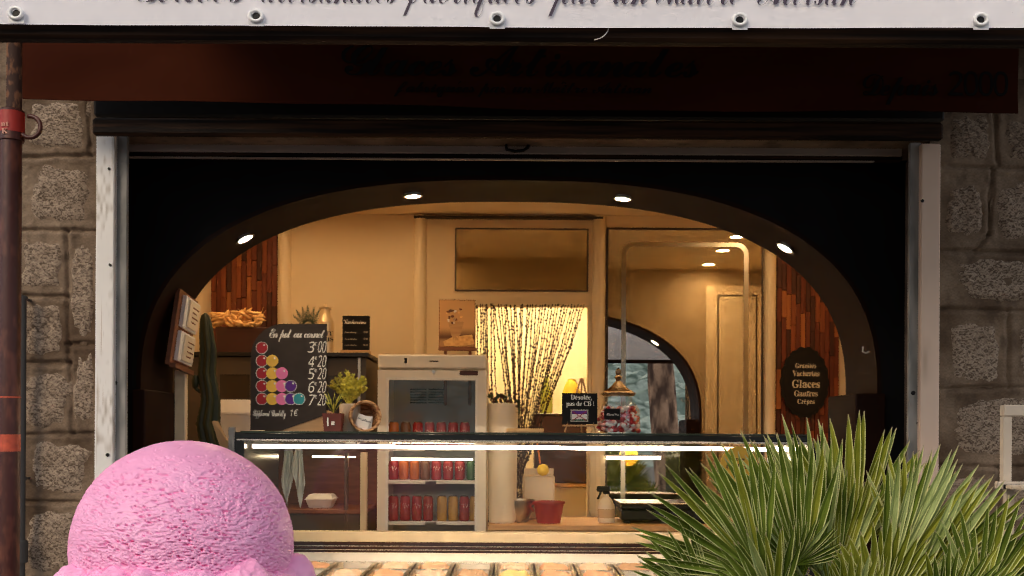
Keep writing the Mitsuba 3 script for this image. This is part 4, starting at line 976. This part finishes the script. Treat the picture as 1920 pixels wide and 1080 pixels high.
es = thing('payment_sign', 'black sign reading Désolée, pas de CB on a tiny wooden easel', 'sign')
YE2 = 4.98
part(es, 'board', rot(pbox(1054, 737, 1120, 795, YE2, .006, .001), -.05, [1, 0, 0], W(1087, 795, YE2)), 'm_slate')
def tiltE(m): return rot(m, -.05, [1, 0, 0], W(1087, 795, YE2))
part(es, 'lettering', tiltE(text_at('Désolée,', 'serif', 1070, 1110, 749, YE2 - .0003, 9, tracking=.95)), 'm_chalk')
part(es, 'lettering', tiltE(text_at('pas de CB !', 'serif', 1062, 1114, 761, YE2 - .0003, 9, tracking=.95)), 'm_chalk')
part(es, 'card_picture', tiltE(ringrect(1070, 768, 1103, 791, 2, YE2 - .002, .0015)), 'm_chalk_dim')
part(es, 'card_picture', tiltE(pbox(1072.5, 770, 1100.5, 776, YE2 - .0018, .0012, 0)), 'm_purple')
part(es, 'card_picture', tiltE(pbox(1072.5, 776.3, 1100.5, 786, YE2 - .0018, .0012, 0)), 'm_paper')
part(es, 'card_picture', tiltE(pbox(1072.5, 786.2, 1100.5, 788.8, YE2 - .0018, .0012, 0)), 'm_green')
part(es, 'red_cross', tiltE(cat([stroke([(1074, 772), (1099, 788)], YE2 - .0032, 1.2), stroke([(1099, 772), (1074, 788)], YE2 - .0032, 1.2)])), 'm_red')
def leg(a, b, r=.0042): return tube([a, b], r, 4)
part(es, 'leg', leg(W(1089, 710, YE2 + .045), np.r_[W(1059, 808, YE2 - .005)[:2], zt2 + .003]), 'm_wood_light')
part(es, 'leg', leg(W(1092, 710, YE2 + .045), np.r_[W(1117, 808, YE2 - .005)[:2], zt2 + .003]), 'm_wood_light')
part(es, 'leg', leg(W(1090.5, 709, YE2 + .05), np.r_[W(1090, 806, YE2 + .14)[:2], zt2 + .003]), 'm_wood_light')
part(es, 'ledge', cbox(X(1056, YE2), X(1118, YE2), YE2 - .012, YE2 + .012, Z(799, YE2), Z(796, YE2), .001), 'm_wood_light')
jr = thing('candy_jar', 'bulbous glass jar of red and white sweets with ornate bronze lid', 'jar')
YJ = 5.05; jx = X(1160, YJ); kj = YJ / F
def jz(py): return Z(py, YJ, 1160) - zt2
jar_prof = [(0, .002), (36 * kj, .002), (40 * kj, .01), (41 * kj, jz(785)), (39 * kj, jz(768)), (33 * kj, jz(758)), (26 * kj, jz(754)), (25 * kj, jz(742))]
part(jr, 'glass', lathe(jar_prof, (jx, YJ, zt2), 40), 'm_glass', smooth=35)
part(jr, 'lid', lathe([(0, jz(742)), (30 * kj, jz(742)), (31 * kj, jz(738)), (28 * kj, jz(734)), (20 * kj, jz(730)), (13 * kj, jz(724)), (8 * kj, jz(718)), (4 * kj, jz(714)), (5 * kj, jz(711)), (7.5 * kj, jz(708)), (4 * kj, jz(703)), (5.5 * kj, jz(699)), (5 * kj, jz(694)), (0, jz(689))], (jx, YJ, zt2), 32), 'm_bronze', smooth=25)
for k in range(26):
    a = k * 2 * math.pi / 26
    part(jr, 'lid_bead', trimesh.creation.icosphere(1, .0058).apply_translation([jx + 30.5 * kj * math.cos(a), YJ + 30.5 * kj * math.sin(a), zt2 + jz(738)]), 'm_bronze', smooth=True)
part(jr, 'label', rot(pbox(1133, 766, 1163, 787, YJ - 41 * kj - .003, .002, .0005), -.03, [0, 0, 1], W(1148, 776, YJ - .1)), 'm_slate')
part(jr, 'lettering', text_at('Sucettes', 'script', 1137, 1160, 779, YJ - 41 * kj - .0045, 5, size=60), 'm_chalk')
rj = np.random.default_rng(5)
SW = [[], [], []]
for k in range(260):
    a = rj.uniform(0, 6.28); zz = rj.uniform(.012, jz(764)); r = 38 * kj * math.sqrt(rj.uniform(.2, 1)) * (1 if zz < jz(778) else .82); cpos = np.array([jx + r * math.cos(a), YJ + r * math.sin(a), zt2 + zz])
    m = trimesh.creation.icosphere(1, .0095); m.apply_scale([1 + .4 * rj.random(), 1, .8 + .5 * rj.random()]); m.apply_translation(cpos)
    SW[(0, 0, 1, 0, 2, 1)[k % 6]].append(m)
labels['wrapped_sweets'] = {'label': 'red and white wrapped sweets filling the glass jar on the counter', 'category': 'sweets', 'kind': 'stuff'}
for i_, mt in enumerate(('m_red', 'm_paper', 'm_candy_pink')):
    scene['wrapped_sweets__' + ('red_sweets', 'white_sweets', 'pink_sweets')[i_]] = mikit.ply(cat(SW[i_]), mt)

# oval sign on the right cladding
ov = thing('oval_sign', 'black scalloped oval sign listing Granités, Vacherins, Glaces, Gaufres, Crêpes', 'sign')
YV2 = YW - .05; t = np.linspace(0, 2 * np.pi, 160, endpoint=False); oc = W(1509, 717, YV2); ko = YV2 / F
rr = 1 + .025 * np.cos(t * 18)
part(ov, 'board', extr(Polygon(np.c_[oc[0] + 45 * ko * rr * np.cos(t), oc[2] + 66 * ko * rr * np.sin(t)]), YV2, YV2 + .015), 'm_black', smooth=30)
part(ov, 'inner_board', extr(Polygon(np.c_[oc[0] + 39 * ko * np.cos(t), oc[2] + 59 * ko * np.sin(t)]), YV2 - .004, YV2 - .0002), 'm_slate', smooth=30)
for s_, a, b, py, h in [('Granités', 1491, 1530, 690, 9), ('Vacherins', 1486, 1536, 705, 10), ('Glaces', 1485, 1537, 727, 15), ('Gaufres', 1489, 1533, 743, 11), ('Crêpes', 1495, 1527, 757, 9)]:
    part(ov, 'lettering', text_at(s_, 'serif', a, b, py, YV2 - .0042, h, th=.003), 'm_gold_text')

# ------------------------------------------------------------------ left: menu plaques, cactus, side table and small things
mb = thing('menu_plaque', 'wooden board with two cream menu books hung on the left of the arch', 'menu board')
TL, TR, BL, BR = W(338, 541, 4.80), W(371, 566, 5.06), W(317, 683, 4.80), W(352, 698, 5.06)
def slab(tl, tr, br, bl, th, off=0):
    n = np.cross(tr - tl, bl - tl); n /= np.linalg.norm(n)
    if n[1] > 0: n = -n
    v = np.array([tl, tr, br, bl]); return trimesh.Trimesh(np.vstack([v + n * off, v + n * (off + th)])).convex_hull
def bil(u, v): return (TL * (1 - u) + TR * u) * (1 - v) + (BL * (1 - u) + BR * u) * v
part(mb, 'board', slab(TL, TR, BR, BL, -.02), 'm_wood_mid')
for v0, v1 in ((.05, .47), (.52, .92)):
    part(mb, 'menu_book', slab(bil(.18, v0), bil(.95, v0), bil(.95, v1), bil(.18, v1), .018, .001), 'm_paper')
    part(mb, 'page', slab(bil(.34, v0 + .03), bil(.9, v0 + .03), bil(.9, v1 - .03), bil(.34, v1 - .03), .008, .0195), 'm_ceramic')
    for q_ in range(4):
        vv = v0 + .10 + q_ * .065
        part(mb, 'print_line', slab(bil(.5, vv), bil(.84 - .1 * (q_ % 2), vv), bil(.84 - .1 * (q_ % 2), vv + .018), bil(.5, vv + .018), .001, .0278), 'm_wood_mid')
part(mb, 'ledge', slab(bil(.0, .97), bil(1, .97), bil(1, 1.03), bil(0, 1.03), .03, .001), 'm_wood_mid')
single('cream_post', 'slim cream painted post under the menu board at the left of the arch', 'post', pbox(325, 694, 346, 1330, 5.02, .04, .004), 'm_cream_trim')
sd = thing('side_table', 'low wooden side table left of the display counter, mostly behind the pink scoop', 'table')
part(sd, 'table_top', cbox(X(330, 5.3), X(424, 5.3), 5.12, 5.95, 1.02, 1.05, .004), 'm_wood_mid')
for xx in (X(336, 5.3), X(416, 5.3)):
    for y2 in (5.15, 5.9): part(sd, 'leg', cbox(xx - .02, xx + .02, y2, y2 + .04, .02, 1.019, .003), 'm_wood_mid')
ck = thing('cactus', 'tall ribbed dark green cactus at the left end of the counter', 'cactus')
YCc = 5.3
cpts = [(402, 870, 30), (401, 835, 27), (391, 795, 24), (396, 750, 19), (388, 700, 18), (391, 660, 17), (388, 630, 15), (386, 605, 12), (385, 592, 8), (385, 587, 2)]
def cact():
    n = 50; k = 48; yy_ = np.array([p[1] for p in cpts])[::-1]; s = np.linspace(870, 587, n); V = np.zeros((k + 1, n, 3))
    for j, y in enumerate(s):
        cx = np.interp(y, yy_, np.array([p[0] for p in cpts])[::-1]); r = np.interp(y, yy_, np.array([p[2] for p in cpts])[::-1]) * .80 * YCc / F
        a = np.linspace(0, 2 * np.pi, k + 1); rib = 1 + .5 * (abs(np.cos(a * 2.5 + .35)) - .6) + .03 * math.sin(y * .5)
        c = W(cx, y, YCc); V[:, j] = c + np.c_[r * rib * np.cos(a), r * rib * np.sin(a), 0 * a]
    return grid(V)
part(ck, 'stem', cact(), 'm_cactus', smooth=True)
part(ck, 'bud', lathe([(0, 0), (.014, .01), (.02, .04), (.012, .07), (0, .075)], W(366, 730, YCc - .02), 14), 'm_cactus', smooth=True)
part(ck, 'bud_stem', tube([W(366, 728, YCc - .02), W(380, 738, YCc)], .008, 8), 'm_cactus', smooth=True)
part(ck, 'pot', lathe([(0, 0), (.085, 0), (.105, .14), (.112, .142), (.112, .165), (.10, .165), (0, .14)], (W(402, 870, YCc)[0], YCc, 1.051), 28), 'm_terracotta', smooth=35)
tb3 = thing('foam_takeaway_box', 'white foam takeaway box with rounded lid between the cactus and the price board', 'box')
foambox(tb3, 403, 488, 752, 838, 5.75, .22)
sdk = part(sd, 'riser', cbox(X(398, 5.75), X(492, 5.75), 5.74, 5.98, 1.0505, Z(838, 5.75) - .0005, .004), 'm_wood_mid')
ku = thing('paper_napkin_stack', 'folded brown paper leaning beside the grey counter post', 'napkins')
for k in range(4):
    part(ku, 'sheet', slab(W(397 + 2 * k, 790 + 2 * k, 5.2 + .012 * k), W(403 + 2 * k, 789, 5.2 + .012 * k), W(431, 832, 5.16 + .012 * k), W(420, 860, 5.16 + .012 * k), .002), 'm_kraft')
bw = thing('bowl_stack', 'cream paper bowls stacked at the far left below the menu board', 'bowls')
for k in range(2):
    c = W(362, 800 - 0 * k, 5.6); zc = 1.051 + (0 if k == 0 else .16)
    part(bw, 'bowl', lathe([(0, .003), (.045, 0), (.075, .06 + .09 * (k == 0)), (.08, .062 + .09 * (k == 0)), (.05, .075 + .09 * (k == 0)), (0, .08 + .09 * (k == 0))], (c[0], 5.6, zc), 28), 'm_paper', smooth=35)

# ------------------------------------------------------------------ left outside: prop and drain pipe
pr = thing('steel_prop', 'reddish brown steel support prop with red label at the far left', 'prop')
YPR = 3.7; pxl = X(18, YPR); kr = YPR / F
zpt = Z(58, YPR, 20)
part(pr, 'inner_tube', lathe([(0, 2.2), (13.5 * kr, 2.2), (13.5 * kr, zpt), (0, zpt)], (X(24, YPR), YPR, 0), 24), 'm_prop_rust', smooth=40)
part(pr, 'head_plate', cbox(X(-12, YPR), X(66, YPR), YPR - .05, YPR + .06, zpt + .001, zpt + .012, .003), 'm_prop_rust')
zc0 = Z(265, YPR, 20); zc1 = Z(206, YPR, 20)
part(pr, 'outer_tube', lathe([(0, .012), (19 * kr, .012), (19 * kr, zc0 - .001), (0, zc0 - .001)], (X(19, YPR), YPR, 0), 28), 'm_prop', smooth=40)
part(pr, 'collar', lathe([(0, zc0), (21.5 * kr, zc0), (22 * kr, zc0 + .004), (22 * kr, zc1 - .004), (19 * kr, zc1), (0, zc1)], (X(20, YPR), YPR, 0), 28), 'm_prop', smooth=40)
part(pr, 'label', lathe([(22.4 * kr, Z(256, YPR)), (22.4 * kr, Z(217, YPR))], (X(20, YPR), YPR, 0), 28), 'm_red_label', smooth=True)
part(pr, 'lettering', text_at('nt', 'serif', 2, 16, 236, YPR - 23.4 * kr, 9), 'm_label_ink')
part(pr, 'lettering', text_at('K', 'serif', 3, 15, 250, YPR - 23.4 * kr, 10), 'm_label_ink')
t = np.linspace(-2.4, 1.75, 18); hc = W(56, 238, YPR - .01)
part(pr, 'loop_handle', tube(np.c_[hc[0] + 20 * kr * np.cos(t), hc[1] + 0 * t, hc[2] + 20 * kr * np.sin(t)], 4.2 * kr, 8), 'm_prop', smooth=True)
part(pr, 'tape_band', lathe([(19.3 * kr, Z(852, YPR)), (19.3 * kr, Z(820, YPR))], (X(19, YPR), YPR, 0), 28), 'm_orange_tape', smooth=True)
part(pr, 'red_line', lathe([(19.3 * kr, Z(752, YPR)), (19.3 * kr, Z(749, YPR))], (X(19, YPR), YPR, 0), 28), 'm_orange_tape', smooth=True)
part(pr, 'base_plate', cbox(pxl - .09, pxl + .09, YPR - .09, YPR + .09, .001, .011, .003), 'm_prop_rust')
dp = thing('drain_pipe', 'slim dark grey drain pipe with a socket on the stone wall behind the prop', 'pipe')
YDp = 4.22; dxp = X(42, YDp)
part(dp, 'pipe', lathe([(0, .01), (.016, .01), (.016, Z(560, YDp)), (0, Z(560, YDp))], (dxp, YDp, 0), 18), 'm_drain', smooth=40)
part(dp, 'socket', lathe([(.0, Z(1060, YDp)), (.026, Z(1060, YDp)), (.027, Z(1022, YDp)), (.022, Z(1018, YDp)), (0, Z(1018, YDp))], (dxp, YDp, 0), 18), 'm_drain', smooth=40)
for py in (562, 900): part(dp, 'clip', cat([lathe([(0.0165, Z(py + 6, YDp)), (.02, Z(py + 6, YDp)), (.02, Z(py, YDp)), (.0165, Z(py, YDp))], (dxp, YDp, 0), 18), cbox(dxp - .006, dxp + .006, YDp + .018, YS + .02, Z(py + 5, YDp), Z(py + 1, YDp), .001)]), 'm_drain')

# ------------------------------------------------------------------ right outside: chair
ch = thing('folding_chair', 'beige wooden chair standing against the stone wall at the right edge', 'chair')
YH = 3.75; kh = YH / F
def bar(a, b, w=.03, d=.022):
    a, b = np.array(a), np.array(b); v = b - a; L = np.linalg.norm(v); m = cbox(-w / 2, w / 2, -d / 2, d / 2, 0, L, .003)
    M = trimesh.geometry.align_vectors([0, 0, 1], v / L); M[:3, 3] = a; m.apply_transform(M); return m
x0, x1 = X(1891, YH), X(2130, YH)
zs = Z(902, YH)
for xx, q in ((x0, 1), (x1, 1)):
    part(ch, 'back_post', cbox(xx - .016, xx + .016, YH, YH + .03, zs - .02, Z(781, YH, 1900), .003), 'm_chair')
    part(ch, 'leg', cbox(xx - .016 + .012, xx + .016 + .012, YH + .002, YH + .03, .005, zs - .021, .003), 'm_chair')
    part(ch, 'leg', cbox(xx - .016, xx + .016, YH - .42, YH - .39, .005, zs - .016, .003), 'm_chair')
part(ch, 'top_rail', cbox(x0 - .016, x1 + .016, YH - .004, YH + .032, Z(780.5, YH, 1900), Z(759, YH, 1900), .004), 'm_chair')
part(ch, 'seat_rail', cbox(x0 - .05, x1 + .05, YH - .03, YH - .003, Z(911, YH), Z(897, YH), .003), 'm_chair')
for k in range(6): part(ch, 'seat_slat', cbox(x0 - .03, x1 + .03, YH - .10 - .065 * k, YH - .045 - .065 * k, zs - .015, zs, .003), 'm_chair')
part(ch, 'bracket', cat([tube([[x0 - .03, YH - .035, Z(906, YH)], [x0 + .03, YH - .035, Z(906, YH)]], .008, 8)]), 'm_black', smooth=True)

# ------------------------------------------------------------------ pink ice cream scoop statue
ic = thing('ice_cream_statue', 'giant pink ice cream scoop statue in a waffle cone before the counter', 'statue')
YI = 3.0; ci = W(345, 1026, YI); RI = 200 / F * YI
def scoop_ball():
    n, m = 760, 420
    ph = np.linspace(0, 2 * np.pi, n); th = np.linspace(.0, np.pi * .74, m)
    A, B = np.meshgrid(ph, th, indexing='ij')
    D = np.stack([np.sin(B) * np.cos(A), np.sin(B) * np.sin(A), np.cos(B)], -1)
    lat = B / np.pi
    warp = meshkit.fbm(D * 3.2, 3, 1)
    w = D * [11, 11, 20] + (warp[..., None] - .5) * 9
    rid = 1 - np.abs(meshkit.fbm(w, 3, 4) * 2 - 1)
    fine = 1 - np.abs(meshkit.fbm(D * [34, 34, 52] + (warp[..., None]) * 10, 3, 9) * 2 - 1)
    mask = np.clip(-.15 + 2.0 * meshkit.fbm(D * 4.5 + 7, 3, 2) * np.clip((B - .3) / .6, .3, 1), .10, 1.25)
    pits = np.clip(meshkit.noise(D * [36, 36, 70] + 3 * warp[..., None], 6) - .62, 0, 1)
    big = meshkit.fbm(D * 5.5, 3, 8) - .5
    r = RI * (1 + .010 * big) + mask * (.0085 * (rid - .75) + .0050 * (fine - .75) - .17 * pits * pits)
    return grid(ci + D * r[..., None])
part(ic, 'scoop', scoop_ball(), 'm_scoop', smooth=True)
def skirt():
    n, m = 700, 160
    a = np.linspace(0, 2 * np.pi, n); b = np.linspace(0, 2 * np.pi, m)
    A, B = np.meshgrid(a, b, indexing='ij'); q = np.stack([np.cos(A), np.sin(A), 0 * A], -1)
    lob = meshkit.fbm(q * 3.3 + 2, 3, 4) - .5
    l2 = meshkit.fbm(q * 8 + 5, 2, 9) - .5
    rr = .066 + .040 * lob + .03 * l2
    R = RI - .018 + .03 * lob
    C3 = np.stack([np.cos(A) * (R + rr * np.cos(B)), np.sin(A) * (R + rr * np.cos(B)), rr * np.sin(B) * 1.0 + .045 * lob - .112], -1)
    N = np.stack([np.cos(A) * np.cos(B), np.sin(A) * np.cos(B), np.sin(B)], -1)
    f = .020 * (meshkit.fbm(C3 * 24, 3, 3) - .5) + .008 * (1 - np.abs(meshkit.fbm(C3 * 60, 2, 6) * 2 - 1))
    g = grid(ci + C3 + N * f[..., None]); g.invert()
    return g
part(ic, 'dripping_rim', skirt(), 'm_scoop', smooth=True)
zr = ci[2] - .13
part(ic, 'cone', lathe([(0, .10), (.06, .10), (RI * .98, zr - .02), (RI * .9, zr), (0, zr)], (ci[0], ci[1], 0), 48), 'm_cone', smooth=40)
for k in range(16):
    for sg in (-1, 1):
        tt = np.linspace(0, 1, 14); aa = k * math.pi / 8 + sg * tt * 1.3; r_ = .06 + (RI * .98 - .06) * tt + .003
        part(ic, 'waffle_rib', tube(np.c_[ci[0] + r_ * np.cos(aa), ci[1] + r_ * np.sin(aa), .10 + (zr - .12) * tt], .006, 6), 'm_cone', smooth=True)
part(ic, 'base', lathe([(0, 0.001), (.24, .001), (.25, .03), (.23, .06), (.08, .11), (0, .11)], (ci[0], ci[1], 0), 40), 'm_black', smooth=35)

# ------------------------------------------------------------------ fan palm
pm = thing('fan_palm', 'bushy potted fan palm with stiff green leaf fans at the lower right', 'palm')
GP = np.random.default_rng(99)
def blade(o, d, nrm, L, w, droop, seed):
    """folded blade from o along d; nrm is the fan's normal"""
    n = 9; s = np.linspace(0, 1, n); side = np.cross(nrm, d); side /= np.linalg.norm(side)
    wd = w * np.interp(s, [0, .12, .38, .6, .85, 1], [.10, .38, .95, 1, .55, .06])
    c = o + np.outer(s * L, d) + np.outer(-droop * L * s ** 2.2, [0, 0, 1]) 
    fold = .42
    P = np.zeros((3, n, 3))
    P[0] = c + side * (wd / 2)[:, None] + nrm * (wd * fold)[:, None]
    P[1] = c
    P[2] = c - side * (wd / 2)[:, None] + nrm * (wd * fold)[:, None]
    v = P.reshape(-1, 3); f = []
    for r_ in range(2):
        for i in range(n - 1):
            a, b, c2, d2 = r_ * n + i, r_ * n + i + 1, (r_ + 1) * n + i + 1, (r_ + 1) * n + i
            f += [[a, b, c2], [a, c2, d2]]
    m = trimesh.Trimesh(v, f, process=False); m.metadata['uv'] = np.c_[np.repeat([-1.0, 0, 1], n), np.tile(s, 3)]
    return m
PALM_ROOT = np.array([X(1600, 3.15), 3.15, .62])
def frond(hub_px, Y, ang, spread, Lpx, n, tilt, m, wpx=15, droop=.05, stuff=None):
    """ang: direction of the fan's axis in the picture, degrees from upright, positive to the right; tilt: leaning towards (-) or away (+)"""
    h = W(*hub_px, Y); k = Y / F; L0 = Lpx * k
    a = math.radians(ang); tl = math.radians(tilt)
    ax = np.array([math.sin(a), 0, math.cos(a)]); sid = np.array([math.cos(a), 0, -math.sin(a)])
    out = np.array([0, 1, 0])
    ax = ax * math.cos(tl) + out * math.sin(tl); nrm = np.cross(sid, ax)
    if nrm[1] > 0: nrm = -nrm
    ms = []
    for i in range(n):
        f = (i + .5) / n * 2 - 1
        t = math.radians(spread) * f + GP.normal(0, .02)
        d = ax * math.cos(t) + sid * math.sin(t) + nrm * (.10 * math.cos(t * 1.3) + GP.normal(0, .025)); d /= np.linalg.norm(d)
        L = L0 * (1 - .20 * abs(f) ** 1.6) * GP.uniform(.93, 1.05)
        ms.append(blade(h, d, nrm, L, wpx * k * GP.uniform(.85, 1.15), droop * GP.uniform(.4, 1.5), i))
    if stuff is not None: stuff.extend(ms); return
    fk = part(pm, 'frond', tube([PALM_ROOT + [(h[0] - PALM_ROOT[0]) * .2, (h[1] - PALM_ROOT[1]) * .2, .05], (PALM_ROOT + h) / 2 + [0, 0, .02], h], [.010, .008, .006], 6), 'm_petiole', smooth=True)
    for i, b in enumerate(ms):
        scene[fk + '__leaf_blade' + ('' if i == 0 else f'_{i:03d}')] = mikit.ply(b, m if GP.random() < .6 else f'm_palm_{GP.integers(3)}', smooth=False, uv=b.metadata['uv'])
frond((1430, 1085), 2.85, -43, 46, 299, 20, -8, 'm_palm_0', 16)
frond((1500, 1100), 3.0, -20, 36, 319, 20, 4, 'm_palm_0', 17)
frond((1540, 1070), 3.12, -15, 26, 306, 19, 8, 'm_palm_2', 15)
frond((1590, 1045), 3.25, 8, 42, 284, 20, 12, 'm_palm_1', 19)
frond((1655, 1115), 3.0, 27, 27, 312, 21, 2, 'm_palm_2', 17)
frond((1700, 1135), 2.9, 40, 24, 304, 17, -5, 'm_palm_1', 16)
frond((1830, 1150), 2.85, 22, 50, 239, 19, 0, 'm_palm_0', 14)
frond((1640, 1160), 2.7, 2, 40, 209, 15, -12, 'm_palm_1', 19)
frond((1490, 1060), 2.95, -5, 85, 119, 23, -25, 'm_palm_0', 9)
frond((1330, 1130), 2.85, -42, 48, 189, 17, -12, 'm_palm_0', 12)
frond((1450, 1150), 2.65, -25, 38, 209, 14, -18, 'm_palm_0', 17)
frond((1760, 1170), 2.6, 25, 42, 189, 16, -15, 'm_palm_0', 14)
frond((1560, 1120), 3.15, -2, 33, 259, 18, 6, 'm_palm_1', 14)
frond((1590, 1170), 2.55, -18, 42, 174, 14, -22, 'm_palm_1', 17)
frond((1690, 1080), 3.2, 12, 34, 249, 17, 8, 'm_palm_1', 16)
low = []
for k in range(12):
    frond((GP.uniform(1380, 1860), GP.uniform(1160, 1300)), GP.uniform(2.7, 3.4), GP.uniform(-70, 70), 50, 190, 14, GP.uniform(-30, 20), None, 15, stuff=low)
part(pm, 'lower_foliage', mikit.ply(cat(low), 'm_palm_0', uv=np.vstack([b.metadata['uv'] for b in low])), 'm_palm_0', kind='stuff', label='dense lower leaf fans')
part(pm, 'trunk', tube([[PALM_ROOT[0], 3.15, .42], PALM_ROOT + [0, 0, .05]], [.07, .05], 12), 'm_bark', smooth=True)
part(pm, 'pot', lathe([(0, .002), (.17, .002), (.23, .40), (.25, .405), (.25, .45), (.22, .45), (.21, .41), (0, .41)], (PALM_ROOT[0], 3.15, 0), 36), 'm_terracotta', smooth=35)
